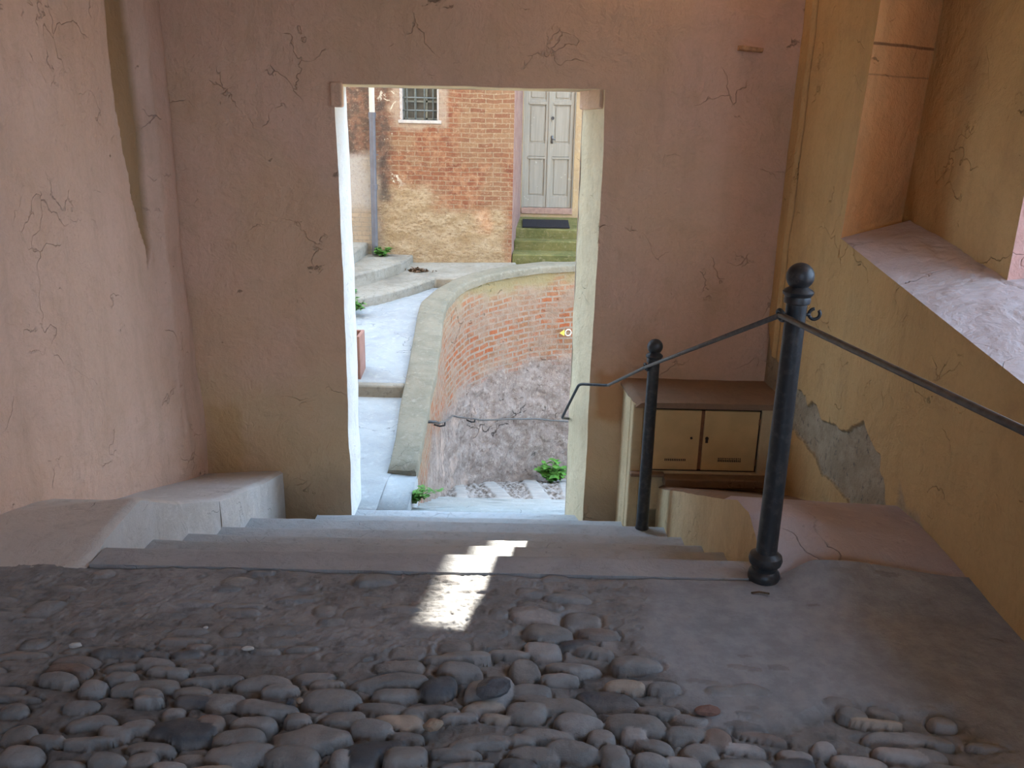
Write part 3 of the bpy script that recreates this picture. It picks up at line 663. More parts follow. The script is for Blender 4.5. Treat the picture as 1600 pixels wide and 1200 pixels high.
def skin(Y, Z):
    wy = Y + .022*fbm(Y*16, Z*16, s=91, o=3); wz = Z + .022*fbm(Y*16, Z*16, s=92, o=3)
    p = sstep(-.003, .006, poly_dist(wy, wz, PEEL)); p2 = .7*sstep(-.02, .03, poly_dist(wy, wz, PEEL2))
    cg = sstep(.012, .004, np.abs(Y - (5.20 + .012*fbm(Z*2, 0, s=95))))*sstep(.15, .25, Z)     # the dark groove by the corner
    rg = np.exp(-((Y-5.255)/.022)**2)*sstep(.15, .25, Z)
    ed = np.clip(1-np.abs(poly_dist(wy, wz, PEEL))/.006, 0, 1)*.7
    X = xr(Y) + disp(Y, Z, 93, .012) + .014*p + .018*cg - .014*rg + .006*p2
    at = np.stack([np.maximum(p, p2), np.clip(cg + ed, 0, 1), 0*p], -1)
    return X, at
b = MB()
def rpatch(ya, yb, za, zb, ny, nz):
    V, U = np.meshgrid(np.linspace(0, 1, nz), np.linspace(0, 1, ny), indexing='xy')
    A = ya(za + (zb-za)*V) if callable(ya) else ya
    Yg = A + (yb-A)*U
    z0 = za(Yg) if callable(za) else za; z1 = zb(Yg) if callable(zb) else zb
    Zg = z0 + (z1-z0)*V
    X, at = skin(Yg, Zg); b.grid(X, Yg, Zg, peel=at)
NE = lambda z: 4.47 - .085*(z-1.085) + .012*fbm(z*3, 0, s=97)     # leaning far edge of the niche
rpatch(lambda z: NE(z), 5.50, 1.085, ZT, 110, 150)
rpatch(4.47, 5.50, ZB, 1.085, 170, 330)
rpatch(3.0, 4.47, -.6, sf, 180, 260)
rpatch(-3.6, 3.0, -.6, sf, 200, 60)
rpatch(-.1, .95, lambda Y: sf(np.minimum(Y, .95)), ZT, 40, 30)
rpatch(-3.6, -.1, lambda Y: sf(.95)+0*Y, ZT, 40, 20)
rpatch(.95, NE(2.62), 2.62, ZT, 60, 12)
wr = tag(b.build('wall_right', M['plaster_ochre']), 'ochre plastered right wall with peeling patches and a deep window niche', 'wall', kind='structure')
# niche cheeks
b = MB()
def quadgrid(b, P00, P10, P11, P01, n, m, seed, amp, ax, flip=False, fn=None):
    U, V = np.meshgrid(np.linspace(0, 1, n), np.linspace(0, 1, m), indexing='ij')
    P = [np.asarray(p, float) for p in (P00, P10, P11, P01)]
    G = [(1-U)*(1-V)*P[0][k] + U*(1-V)*P[1][k] + U*V*P[2][k] + (1-U)*V*P[3][k] for k in range(3)]
    e = np.minimum(np.minimum(U, 1-U), np.minimum(V, 1-V)); e = np.minimum(1, e*12)
    G[ax] = G[ax] + amp*e*fbm(G[0]*3+G[1]*3, G[2]*3 + G[1], s=seed)
    if fn is not None: G[ax] = G[ax] + e*fn(G[0], G[1])
    b.grid(*G, flip=flip)
ZN = 2.62
quadgrid(b, (XR0-.0, 4.47, .98), (2.17, 4.76, 1.05), (2.12, 4.54, ZN), (XR0, NE(ZN), ZN), 40, 100, 101, .02, 1)
tag(b.build('wall_niche', M['plaster_lit_reveal']), 'far reveal of the window niche, warm light coloured in as orange', 'window niche', kind='structure')
b = MB()
quadgrid(b, (2.17, 4.76, 1.05), (2.14, 3.60, 1.0), (2.14, 3.60, ZN), (2.12, 4.54, ZN), 60, 90, 102, .02, 0)
quadgrid(b, (XR0, .95, .45), (2.14, 1.15, .6), (2.14, 1.15, ZN), (XR0, .95, ZN), 20, 40, 103, .02, 1)
quadgrid(b, (XR0, .95, ZN), (2.7, 1.15, ZN), (2.75, 4.8, ZN), (XR0, NE(ZN), ZN), 20, 40, 104, .0, 2)
nich = tag(b.build('wall_niche', M['plaster_ochre']), 'splayed ochre sides of the window niche in the right wall', 'window niche', kind='structure')
b = MB()
quadgrid(b, (2.14, 3.60, 1.0), (2.72, 3.52, 1.05), (2.72, 3.52, ZN), (2.14, 3.60, ZN), 20, 50, 105, .01, 1)
quadgrid(b, (2.14, 1.15, .6), (2.72, 1.2, .6), (2.72, 1.2, ZN), (2.14, 1.15, ZN), 20, 50, 106, .01, 1)
M['pink_jamb'] = plaster('bright_pink_jamb_plaster', (.72, .42, .36), (.66, .38, .32), (.6, .36, .3), s1=3, bump=.008, marks=.2)
tag(b.build('window_1', M['pink_jamb']), 'pink plastered opening of the window in the right wall niche', 'window opening', kind='structure')
b = MB()
def sillbump(x, y): return .014*fbm(x*4, y*4, s=111, o=5) - .006*sstep(.06, .02, np.abs(fbm(x*4, y*4, s=113)))*sstep(1.85, 2.0, x)
quadgrid(b, (XR0, 4.47, sf(4.47)), (XR0, .9, sf(.9)), (2.75, .9, .80), (2.75, 4.85, 1.29), 240, 90, 110, .004, 2, fn=sillbump)
tag(b.build('window_sill', M['sill']), 'broad uneven pale sill of the right wall niche', 'window sill', kind='structure')

# ceiling, back wall and outer shells
b = MB(); b.box(-2.6, 3.0, -3.7, 5.77, ZT-.02, ZT+.25)
tag(b.build('ceiling', M['plaster_pink']), 'plastered ceiling of the passage', 'ceiling', kind='structure')
b = MB(); b.box(-2.4, 1.8, -3.75, -3.6, -.1, .95); b.box(-2.4, -.6, -3.75, -3.6, .95, ZT); b.box(1.5, 1.8, -3.75, -3.6, .95, ZT)  # unseen back wall; its opening is sized to send light onto the end wall
tag(b.build('wall_back', M['plaster_pink']), 'unseen back of the passage, parapet and piers shaped to let in light', 'wall', kind='structure')
b = MB(); b.box(2.70, 2.76, 3.52, 5.79, -3, 3.2); b.box(2.70, 2.76, -3.7, 1.2, -3, 3.2); b.box(2.70, 2.76, -3.7, 3.52, -3, .55); b.box(2.70, 2.76, -3.7, 3.52, ZN-.02, 3.2)
b.box(-2.55, -2.45, -3.7, 5.79, -3, 3.2)
tag(b.build('wall_shell', M['out_wall']), 'outer masonry of the passage walls', 'wall', kind='structure')
b = MB(); b.box(-2.5, 2.76, -3.75, 5.7, -1.9, -1.45); b.box(-2.5, 2.76, -3.75, 2.75, -1.5, -.12)
tag(b.build('ground_fill', M['slab_stone']), 'solid ground beneath the landing and stairs', 'ground', kind='structure')
portal('window_portal', (2.73, 2.36, 1.6), (0, math.radians(90), 0), 2.1, 2.4)
portal('rear_portal', (.45, -3.62, 1.95), (math.radians(90), 0, 0), 2.1, 2.0)
portal('gateway_portal', (-.35, 5.79, .4), (math.radians(-90), 0, 0), 1.7, 3.0)

# shard of tile sticking out of the end wall
b = MB(); b.prism([(1.32, 5.43), (1.325, 5.345), (1.38, 5.32), (1.455, 5.335), (1.475, 5.43)], [2.085, 2.085, 2.08, 2.075, 2.075], [2.115, 2.11, 2.10, 2.095, 2.10])
M['tile'] = plain('broken_tile', (.50, .30, .16), .9, var=.3, scale=30, bump=.004)
tag(b.build('tile_shard', M['tile'], bevel=.003), 'small broken tile stub jutting from the end wall, high on the right', 'tile')

# ------------------------------------------------------------------ iron posts and rail
def make_post(loc, h, r, label, flange):
    root = tag(empty('iron_post', loc), label, 'post', 'iron posts carrying the stair rail')
    x, y, z = loc
    b = MB(); b.lathe([(r*1.12, -.03), (r*1.12, .0), (r, .03), (r*.96, h*.4), (r*.90, h-.20), (r*.90, h-.135)], loc, 40); b.build('shaft', M['iron'], root, smooth='auto')
    if flange:
        b = MB(); b.lathe([(r*1.45, -.01), (r*1.50, .012), (r*1.45, .03), (r*1.2, .04), (r*1.2, .052), (r*1.5, .066), (r*1.6, .082), (r*1.5, .098), (r*1.1, .108), (r*1.0, .112)], loc, 40)
        b.build('base_collar', M['iron'], root, smooth='auto')
    b = MB(); q = h-.14
    b.lathe([(r*.88, q), (r*1.12, q+.004), (r*1.15, q+.016), (r*1.10, q+.026), (r*1.30, q+.034), (r*1.33, q+.042), (r*1.15, q+.050), (r*.80, q+.058), (r*.62, q+.066), (r*.62, q+.076)], loc, 40)
    b.build('cap_ring', M['iron'], root, smooth='auto')
    b = MB(); R0 = r*1.20; cz = h - R0
    b.lathe([(R0*math.sin(a), cz - R0*math.cos(a)) for a in np.linspace(0.05, math.pi, 20)], loc, 32)
    b.build('ball_finial', M['iron'], root)
    return root
P1 = (.962, 2.79, .004); P2 = (.822, 4.667, -.742)
p1 = make_post(P1, 1.19, .0385, 'tall black iron post with ball top at the head of the stairs', True)
p2 = make_post(P2, 1.205, .0375, 'smaller-looking black iron post on the lower step beside the meter cabinet', False)
# eyelets
b = MB(); b.torus((P1[0]-.052, P1[1]-.008, 1.015), (1, .25, .35), .019, .007); b.tube([(P1[0]-.035, P1[1], 1.015), (P1[0], P1[1], 1.015)], .008); b.build('eyelet', M['iron'], p1)
b = MB(); b.torus((P1[0]+.064, P1[1]+.0, 1.02), (.15, 1, .0), .018, .006, arc=.86); b.tube([(P1[0]+.03, P1[1], 1.018), (P1[0]+.05, P1[1], 1.018)], .006); b.build('eyelet', M['iron'], p1)
b = MB(); b.torus((P2[0]-.045, P2[1]-.008, .297), (1, .25, .35), .020, .007); b.tube([(P2[0]-.03, P2[1], .297), (P2[0], P2[1], .297)], .008); b.build('eyelet', M['iron'], p2)
root = tag(empty('handrail', (.91, 2.78, 1.015)), 'thin iron rail through the post eyelets, ending in a bent loop at the gateway', 'handrail')
A1 = Vector((P1[0]-.054, P1[1]-.010, 1.016)); A2 = Vector((P2[0]-.047, P2[1]-.010, .297))
b = MB(); b.tube([A1, Vector((1.119, 1.712, .995)), Vector((1.33, .45, .97))], .0105, 12); b.build('upper_rod', M['iron_grey'], root)
def soft(P, r=.03, n=5):
    out = [Vector(P[0])]
    for i in range(1, len(P)-1):
        p, a, c = Vector(P[i]), Vector(P[i-1]), Vector(P[i+1]); u = (a-p).normalized()*r; w = (c-p).normalized()*r
        for k in range(n+1):
            t = k/n; out.append((p+u)*(1-t)**2 + p*2*t*(1-t) + (p+w)*t*t)
    return out + [Vector(P[-1])]
b = MB(); b.tube(soft([A1, A2, (.621, 5.15, .031)], .01), .0095, 12); b.build('lower_rod', M['iron_grey'], root)
b = MB(); b.tube(soft([(.626, 5.14, .036), (.615, 5.16, .027), (.447, 5.30, -.010), (.361, 5.60, -.357), (.425, 5.80, -.43), (.56, 5.84, -.44)], .035), .0095, 12); b.build('end_loop', M['iron'], root)

# ------------------------------------------------------------------ meter cabinet in the right corner
root = tag(empty('meter_cabinet', (1.22, 4.97, -.5)), 'plastered corner meter box with two yellowish metal doors below a brown slab', 'cabinet')
CY = 4.95
b = MB()
def wob(o, amt, seed):
    for v in o.data.vertices:
        v.co.x += amt*float(fbm(v.co.y*3+7, v.co.z*3, v.co.x, seed)); v.co.z += amt*float(fbm(v.co.x*3, v.co.y*3, 5+v.co.z, seed+1))
b.box(.765, .835, CY+.0, 5.44, -1.3, -.03); b.box(1.575, 1.74, CY, 5.44, -.62, -.03); b.box(.76, 1.74, CY+.10, 5.44, -1.3, -.03); b.box(.83, 1.60, CY, 5.3, -.055, -.026); b.box(.83, 1.60, CY, 5.3, -.75, -.475)
b.build('body', M['plaster_cream'], root, bevel=.010)
X, Yg = np.meshgrid(np.linspace(0, 1, 60), np.linspace(0, 1, 24), indexing='ij')
b = MB(); Xs = .735 + .04*(1-Yg) + (1.76-.775+.04*Yg)*X; Ys = CY-.02 + (5.46-CY+.02)*Yg
Zs = .004 - .012*(1-Yg)**6 - .03*(1-np.clip(X*26, 0, 1))*1 + .005*fbm(Xs*5, Ys*5, s=7)
b.grid(Xs, Ys, Zs); b.grid(np.stack([Xs[:, 0]]*2, 1), np.stack([Ys[:, 0], Ys[:, 0]+.002], 1), np.stack([Zs[:, 0]*0-.045, Zs[:, 0]], 1))
b.grid(np.stack([Xs[0], Xs[0]+.002]), np.stack([Ys[0]]*2), np.stack([Zs[0], Zs[0]*0-.045]))
o = b.build('top_slab', M['brown_slab'], root); o['label'] = 'brown rendered top slab'
b = MB(); b.prism([(.765, CY-.055), (.985, CY-.055), (.985, CY), (.765, CY)], -.50, -.475)
b.box(.98, 1.74, CY-.09, CY+.02, -.55, -.492); b.build('ledge', M['brown_slab'], root, bevel=.008)
b = MB(); b.box(.835, 1.575, CY+.016, CY+.03, -.475, -.05); b.build('recess', M['cabinet_gap'], root, smooth=False)
for k, (x0, x1) in enumerate(((.846, 1.196), (1.218, 1.562))):
    b = MB(); b.box(x0, x1, CY-.002, CY+.016, -.463, -.062)
    d = b.build('door', M['cabinet_paint'], root, bevel=.003)
    d['label'] = ('left metal door', 'right metal door with a wider vent')[k]
    b = MB(); vx = (.985, 1.325)[k]; cnt = (12, 13)[k]
    for q in range(cnt):
        b.box(vx+q*.0115, vx+q*.0115+.006, CY-.004, CY-.001, -.402, -.388)
        if k == 1: b.box(vx+q*.0115, vx+q*.0115+.006, CY-.004, CY-.001, -.384+.002*(q % 2), -.376)
    b.build('vent', M['cabinet_gap'], d, smooth=False)
    b = MB(); kx = (1.143, 1.242)[k]
    b.tube([(kx, CY-.006, -.245), (kx, CY, -.245)], .008 if k == 0 else .011, 14); 
    if k: b.box(kx-.008, kx+.008, CY-.007, CY-.001, -.275, -.245)
    b.build('lock', M['cabinet_gap'], d, smooth='auto')
    b = MB()
    xh = x0 - .004 if k == 0 else x1 + .001
    for zz in (-.13, -.40):
        b = MB(); b.tube([(xh, CY-.004, zz-.02), (xh, CY-.004, zz+.02)], .005, 8); b.build('hinge', M['rust'], d)
b = MB(); b.box(1.197, 1.217, CY+.004, CY+.014, -.46, -.062); b.build('mullion', M['rust'], root, smooth=False)

# ------------------------------------------------------------------ loose bits on the floor and steps
def pebble(name, loc, a, bq, c, m, label, seed, rz=0.0, facet=False, cat='stone'):
    bm = bmesh.new(); bmesh.ops.create_icosphere(bm, subdivisions=2 if facet else 4, radius=1)
    for v in bm.verts:
        p = v.co; n = float(fbm(p.x*1.1+seed, p.y*1.1, p.z*1.1, seed)) ; n2 = float(fbm(p.x*3+seed, p.y*3, p.z*3, seed+3))
        s = 1 + (.45 if facet else .28)*n + .08*n2; v.co = Vector((p.x*a*s, p.y*bq*s, p.z*c*s))
    me = bpy.data.meshes.new(name); bm.to_mesh(me); bm.free(); me.materials.append(m)
    if not facet: me.shade_smooth()
    o = bpy.data.objects.new(name, me); COL.objects.link(o); o.location = loc; o.rotation_euler = (R.uniform(-.1, .1), R.uniform(-.1, .1), rz)
    return tag(o, label, cat, 'loose stones on the cobbled landing')
pebble('loose_stone', (-.037, 2.085, .022), .050, .036, .026, M['pebble_dark'], 'dark faceted broken stone standing proud among the middle cobbles', 3, .3, True)
pebble('loose_stone', (-.198, 1.929, .018), .030, .020, .014, M['pebble_tan'], 'small brown angular stone right of the flat tan cobble', 8, .2, True)
pebble('pebble', (-.620, 2.022, .012), .012, .011, .010, M['pebble_dark'], 'small round dark pebble, left of a tan pebble of its size', 11)
pebble('pebble', (-.593, 2.026, .012), .0095, .009, .008, M['pebble_tan'], 'small round tan pebble touching a dark one of its size', 12)
pebble('stone_chip', (-.993, 2.383, .008), .009, .007, .005, M['chip'], 'tiny white chip lying on the earth left of the sun patch', 13, .5, True, 'chip')
pebble('stone_chip', (-1.361, 2.263, .014), .020, .010, .008, M['chip'], 'pale stone chip on the left side of the cobbles', 15, .1, True, 'chip')
pebble('stone_chip', (-.818, 2.272, .010), .020, .010, .006, M['chip'], 'flat whitish chip in the earth between half-buried cobbles', 17, .1, True, 'chip')
pebble('loose_stone', (.583, 2.02, .010), .042, .020, .014, M['red_return'], 'dark reddish flat stone at the lower edge of the smooth mortar patch', 19, -.05, True)
b = MB(); b.tube([(-.947, 3.20, -.195), (-.947, 3.20, -.160), (-.942, 3.195, -.152), (-.932, 3.19, -.156)], .005, 8)
tag(b.build('iron_peg', M['iron']), 'bent iron peg sticking up from the step just below the long edge slab', 'peg')
b = MB(); b.tube([(.885, 2.672, .010), (.915, 2.675, .013), (.95, 2.670, .010)], .0035, 6)
tag(b.build('twig', M['dead']), 'short dark twig in front of the foot of the near iron post', 'twig')

# ------------------------------------------------------------------ outside: path up to the left
def pz(Y): Y = np.asarray(Y, float); return np.minimum(-1.11 + .1176*(Y-5.75) + .115*sstep(7.66, 7.70, Y), -.50)
CO = [(-.80,5.62,-1.02,5.62,-1.135),(-.79,6.14,-1.00,6.14,-1.075),(-.764,6.17,-.972,6.2,-.985),(-.772,6.7,-.99,6.7,-.93),(-.777,7.35,-1.037,7.34,-.853),(-.768,7.82,-1.034,7.81,-.70),(-.80,8.7,-1.076,8.68,-.575),(-.835,9.53,-1.124,9.52,-.475),(-.835,10.0,-1.131,9.93,-.42),(-.745,10.42,-1.0,10.5,-.365),(-.61,10.83,-.80,11.05,-.32),(-.376,11.15,-.5,11.5,-.283),(-.035,11.55,-.04,12.0,-.27),(.43,11.9,.44,12.35,-.262),(.95,12.1,1.0,12.55,-.255),(1.7,12.25,1.7,12.7,-.25),(3.4,12.3,3.4,12.75,-.25)]
CO = np.array(CO)
def smoothpath(P, n):
    d = np.concatenate([[0], np.cumsum(np.hypot(np.diff(P[:, 0]), np.diff(P[:, 1])))]); s = np.linspace(0, d[-1], n)
    Q = np.stack([np.interp(s, d, P[:, k]) for k in range(P.shape[1])], 1)
    for _ in range(6): Q[1:-1] = Q[1:-1]*.5 + (Q[:-2]+Q[2:])*.25
    return s, Q
S, Q = smoothpath(CO, 320)
# ground left of the coping
ys = np.arange(5.60, 12.4, .03); us = np.linspace(0, 1, 90)
xr_ = np.interp(ys, Q[:, 1][:250], (Q[:, 2])[:250]) + .03
xr_ = np.where(ys > 10.0, -1.0, xr_)
U, Yg = np.meshgrid(us, ys, indexing='ij'); Xg = -4.2 + (xr_[None, :]+4.2)*U
Zg = pz(Yg) + .012*fbm(Xg*2.5, Yg*2.5, s=201) + .006*fbm(Xg*14, Yg*14, s=202)*sstep(7.5, 9, Yg)*2
b = MB(); b.grid(Xg, Yg, Zg)
b.prism([(-1.12, 5.58), (-.772, 5.58), (-.755, 5.9), (-.748, 6.24), (-1.12, 6.24)], -1.7, [-1.135, -1.140, -1.100, -1.065, -1.055])
tag(b.build('ground', M['pale_cement']), 'pale cement path climbing to the left beyond the gateway', 'path', kind='structure')
b = MB(); b.prism([(-3.2, 7.62), (-1.03, 7.62), (-1.03, 7.70), (-3.2, 7.70)], -1.0, [-.775, -.775, -.762, -.762])
o = b.build('stone_kerb', M['grey_step'], bevel=.02); tag(o, 'low grey stone kerb crossing the pale path', 'kerb', kind='structure')
def stair_block(poly, z0, z1, label):
    b = MB(); b.prism(poly, z0, z1); o = b.build('path_step', M['grey_step'], bevel=.025)
    return tag(o, label, 'step', 'weathered steps at the foot of the brick house', 'structure')
stair_block([(-4.2, 7.2), (-1.96, 9.72), (-1.61, 10.17), (-1.30, 10.8), (-1.08, 11.3), (-.72, 11.12), (-.42, 11.5), (-.03, 11.98), (.03, 12.32), (-4.2, 12.32)], -.9, [-.37]*4 + [-.36, -.335, -.30, -.285, -.28, -.37], 'lowest weathered step outside, with a fern at its foot')
stair_block([(-4.2, 8.0), (-2.09, 10.33), (-1.81, 10.97), (-1.56, 11.7), (-1.50, 12.33), (-4.2, 12.33)], -.8, -.20, 'middle weathered step outside, where the downpipe ends')
stair_block([(-4.2, 9.0), (-2.24, 10.85), (-2.19, 11.4), (-2.16, 12.34), (-4.2, 12.34)], -.7, -.03, 'highest weathered step outside, left of the downpipe')

# ------------------------------------------------------------------ curved retaining wall and coping
def lz(Y):
    Y = np.asarray(Y, float); return np.where(Y < 8.1, -1.15 - .42*(Y-5.6), -2.20 - .36*(Y-8.1))
nv = 150; V = np.linspace(0, 1, nv)
base = lz(Q[:, 1]) - .35; nx = -(np.gradient(Q[:, 1])); ny = np.gradient(Q[:, 0]); ln = np.hypot(nx, ny); nx, ny = -nx/ln, -ny/ln   # towards the lane
top = Q[:, 4] - .055
Zw = top[:, None]*(1-V) + base[:, None]*V
dep = top[:, None] - Zw
Sg = np.broadcast_to(S[:, None], Zw.shape)
rough = sstep(1.1, 1.5, dep + .3*fbm(Sg*1.2, Zw*1.2, s=210))
off = .03*dep + .020*fbm(Sg*1.5, Zw*1.5, s=211) + (.012 + .035*rough)*fbm(Sg*6, Zw*6, s=212, o=4) - .015
Xw = Q[:, 0][:, None] + nx[:, None]*off; Yw = Q[:, 1][:, None] + ny[:, None]*off
root = tag(empty('retaining_wall', (-.8, 6.0, -1.1)), 'curving old brick and rubble retaining wall seen through the gateway', 'wall')
root['kind'] = 'structure'
b = MB(); b.grid(Xw, Yw, Zw, uv=(Sg, -dep)); b.build('wall_face', M['curved'], root)
# coping: starts past the path-level stretch
k0 = int(np.searchsorted(S, .54))
b = MB(); Qc = Q[k0:]; Sc = S[k0:]; us = np.array([0, 0, .02, .06, .2, .4, .6, .8, .94, .985, 1, 1]); dzs = np.array([-.45, -.03, -.008, 0, 0, .002, .002, 0, 0, -.008, -.03, -.10])
ov = .018*fbm(Sc*3, 1, s=215)
Xc = Qc[:, 2][:, None]*(1-us) + Qc[:, 0][:, None]*us + nx[k0:, None]*(us > .9)*(.02 + ov[:, None]); Yc = Qc[:, 3][:, None]*(1-us) + Qc[:, 1][:, None]*us + ny[k0:, None]*(us > .9)*(.02+ov[:, None])
Zc = Qc[:, 4][:, None] + dzs + .008*fbm(Xc*4, Yc*4, s=216) - .012*sstep(.03, .0, np.abs(((Sc[:, None]+.3) % 1.7) - .85))*(us > 0)*(us < 1)
b.grid(Xc, Yc, Zc); b._add([(Xc[0, i], Yc[0, i], Zc[0, i]) for i in range(len(us))], [tuple(range(len(us)))])
b.build('coping', M['coping'], root)
# iron rail on the curved wall
root = tag(empty('wall_rail', (-.7, 8, -1.3)), 'thin iron rail bracketed along the curved retaining wall', 'handrail')
P = []
for s in np.linspace(1.75, 8.4, 40):
    i = int(np.searchsorted(S, s)); i = min(i, len(S)-2)
    z = np.interp(Q[i, 1], [7.4, 8.2, 9.5, 11.0, 11.8, 12.2, 12.4], [-1.06, -1.32, -1.72, -2.27, -2.50, -2.68, -3.0])
    o_ = .03*(top[i]-z) + .09
    P.append((Q[i, 0] + nx[i]*o_, Q[i, 1] + ny[i]*o_, z))
b = MB(); b.tube(P, .012, 8); b.build('rod', M['iron_grey'], root)
b = MB(); p0 = Vector(P[0]); b.tube([p0, p0 + Vector((-.02, -.12, .055)), p0 + Vector((-.09, -.22, .09))], .014, 8); b.build('end_hook', M['iron'], root)
for i in (3, 20, 33):
    p = Vector(P[i]); j = min(int(np.searchsorted(S, 1.75 + i*(8.4-1.75)/39)), len(S)-2); n = Vector((nx[j], ny[j], 0))
    b = MB(); b.tube([p, p + Vector((0, 0, -.045)), p - n*.05 + Vector((0, 0, -.055)), p - n*.13 + Vector((0, 0, -.03))], .010, 8); b.build('bracket', M['iron'], root)

# waymark painted on a small plate on the curved wall
i = int(np.argmin(np.abs(Q[:, 0] - .77))); n = Vector((nx[i], ny[i], 0)); tt = Vector((-n.y, n.x, 0)); tt = tt if tt.x > 0 else -tt
dz = top[i]+1.245; o_ = .03*dz + .055
c = Vector((Q[i, 0], Q[i, 1], 0)) + n*o_; c = Vector((c.x, c.y, -1.243))
root = tag(empty('waymark', c), 'tiny yellow arrowhead and cream ring fixed on the curved brick wall', 'sign')
def place(u, w, d=0): return c + tt*u + Vector((0, 0, w)) + n*d
b = MB(); V3 = [place(-.115, 0, 0), place(-.045, .045, 0), place(-.045, -.045, 0)]
b._add([tuple(p) for p in V3] + [tuple(p + n*.008) for p in V3], [(0, 1, 2), (3, 5, 4), (0, 3, 4, 1), (1, 4, 5, 2), (2, 5, 3, 0)]); b.build('arrowhead', M['yellow'], root, smooth=False)
b = MB(); b.torus(place(.018, 0, .006), n, .046, .009, 28, 8); b.build('ring', M['white_paint'], root)
for u in (-.06, .064):
    b = MB(); b.tube([place(u, 0, -.06), place(u, 0, .004)], .004, 6); b.build('pin', M['iron'], root)

# ------------------------------------------------------------------ the lane going down
b = MB()
n_t = 8; tr = 2.5/n_t
root = tag(empty('lane_steps', (0, 5.6, -1.15)), 'bluish grey lane steps dropping away below the gateway', 'steps'); root['kind'] = 'structure'
for k in range(n_t):
    y0 = 5.60 + k*tr; z = -1.15 - .42*(k*tr) - .06
    b = MB(); xs = np.linspace(-.86, 3.4, 120); yy = np.array([0, .0, .25, .5, .75, .95, .985, 1, 1]); zz = np.array([-.3, 0, -.0, -.004, -.008, -.012, -.02, -.04, -.3])
    X, K = np.meshgrid(xs, np.arange(9), indexing='ij')
    Yk = y0 + yy[K]*tr + (K > 4)*.012*fbm(X*4, k*3.3, s=220); Zk = z + zz[K] + ((K > 0) & (K < 8))*.010*fbm(X*3, Yk*5, s=221) - .03*X*0
    b.grid(X, Yk, Zk); s = b.build('step', M['lane_stone'], root, smooth='auto')
xs = np.linspace(-1.1, 3.4, 230); ys = np.linspace(8.0, 13.2, 260); X, Yg = np.meshgrid(xs, ys, indexing='ij')
Z = lz(Yg)
strip = 0*X
for (xa, ya, xb, yb, w) in ((-.36, 11.6, .10, 7.3, .11), (.28, 12.4, .42, 6.8, .12), (.85, 12.5, .62, 6.8, .10), (-.62, 9.6, -.45, 7.6, .09), (1.6, 12.5, 1.1, 7, .1)):
    d = np.abs(X - (xa + (xb-xa)*(Yg-ya)/(yb-ya))); strip = np.maximum(strip, sstep(w, w-.03, d))
cob = vnoise(X*22, Yg*7, 0, 231)*.6 + vnoise(X*35, Yg*10, 0, 232)*.4
Z = Z + (1-strip)*(.030*cob - .02) + strip*(.006*fbm(X*5, Yg*5, s=233))
b = MB(); b.grid(X, Yg, Z, strip=strip)
t = NT('lane_paving', .85, .25); a = t.new('ShaderNodeSeparateColor'); t.t.links.new(t.attr('strip').outputs['Color'], a.inputs[0])
cb = t.noise(1, 5, .6, t.scaled(22, 6, 6)); cc = t.mix(t.ramp(cb, .38, .58), (.12, .10, .085), (.36, .34, .32))
stn = t.mix(t.ramp(t.noise(4, 6), .4, .65), (.33, .33, .32), (.42, .41, .39)); t.bump(t.noise(30, 6), .006)
M['lane_paving'] = t.done(t.mix(a.outputs[0], cc, stn))
tag(b.build('lane', M['lane_paving']), 'steep cobbled lane with long stone strips at the foot of the curved wall', 'lane', kind='structure')

# ------------------------------------------------------------------ brick house
root = tag(empty('brick_house', (-1.2, 12.3, -.4)), 'weathered brick house front with tan lime render along its foot', 'building')
FY = 12.3
WX0, WX1, WZ0, WZ1 = -1.655, -1.108, 1.70, 2.75
def fgrid(b, x0, x1, z0, z1):
    nx_, nz_ = max(4, int((x1-x0)/.02)), max(4, int((z1-z0)/.02)); nx_, nz_ = min(nx_, 220), min(nz_, 220)
    X, Z = np.meshgrid(np.linspace(x0, x1, nx_), np.linspace(z0, z1, nz_), indexing='ij')
    e = 1.0
    Y = FY + .010*fbm(X*2, Z*2, s=240) - .018*np.maximum(0, fbm(X*5, Z*7, s=241))*sstep(.9, .5, Z)
    b.grid(X, Y, Z)
b = MB(); fgrid(b, -6, WX0, -1, 3.2); fgrid(b, WX1, -.05, -1, 3.2); fgrid(b, WX0, WX1, -1, WZ0); fgrid(b, WX0, WX1, WZ1, 3.2)
b.box(-6, -.10, FY+.02, 17, 3.15, 8.0)
b.build('front_wall', M['facade'], root)
b = MB(); b.grid(*[np.array(a_) for a_ in ([[-.05, -.05], [.075, .075]], [[FY, FY], [13.76, 13.76]], [[-.6, 3.2], [-.6, 3.2]])])
b.build('corner_return', M['red_return'], root)['label'] = 'reddish splayed corner return'
w = MB(); w.box(WX0-.0, WX0+.03, FY, FY+.3, WZ0, WZ1); w.box(WX1-.03, WX1, FY, FY+.3, WZ0, WZ1); w.box(WX0-.03, WX1+.03, FY-.02, FY+.3, WZ0-.045, WZ0)
wf = w.build('window_surround', M['white_sill'], root, bevel=.006)
w = MB(); w.box(WX0, WX1, FY+.2, FY+.22, WZ0, WZ1); w.build('glass', M['glass_dark'], wf, smooth=False)
w = MB()
for x in np.linspace(WX0+.03, WX1-.03, 4): w.box(x-.014, x+.014, FY+.165, FY+.2, WZ0, WZ1)
for z in np.arange(WZ0+.02, WZ1, .235): w.box(WX0, WX1, FY+.165, FY+.2, z-.012, z+.012)
w.build('sash', M['sash'], wf, smooth=False)
w = MB()
for x in np.linspace(WX0+.09, WX1-.09, 4): w.tube([(x, FY+.05, WZ0-.01), (x, FY+.05, WZ1)], .010, 8)
for z in np.arange(WZ0+.13, WZ1, .17): w.tube([(WX0-.01, FY+.05, z), (WX1+.01, FY+.05, z)], .010, 8)
w.build('iron_grille', M['grille'], wf)
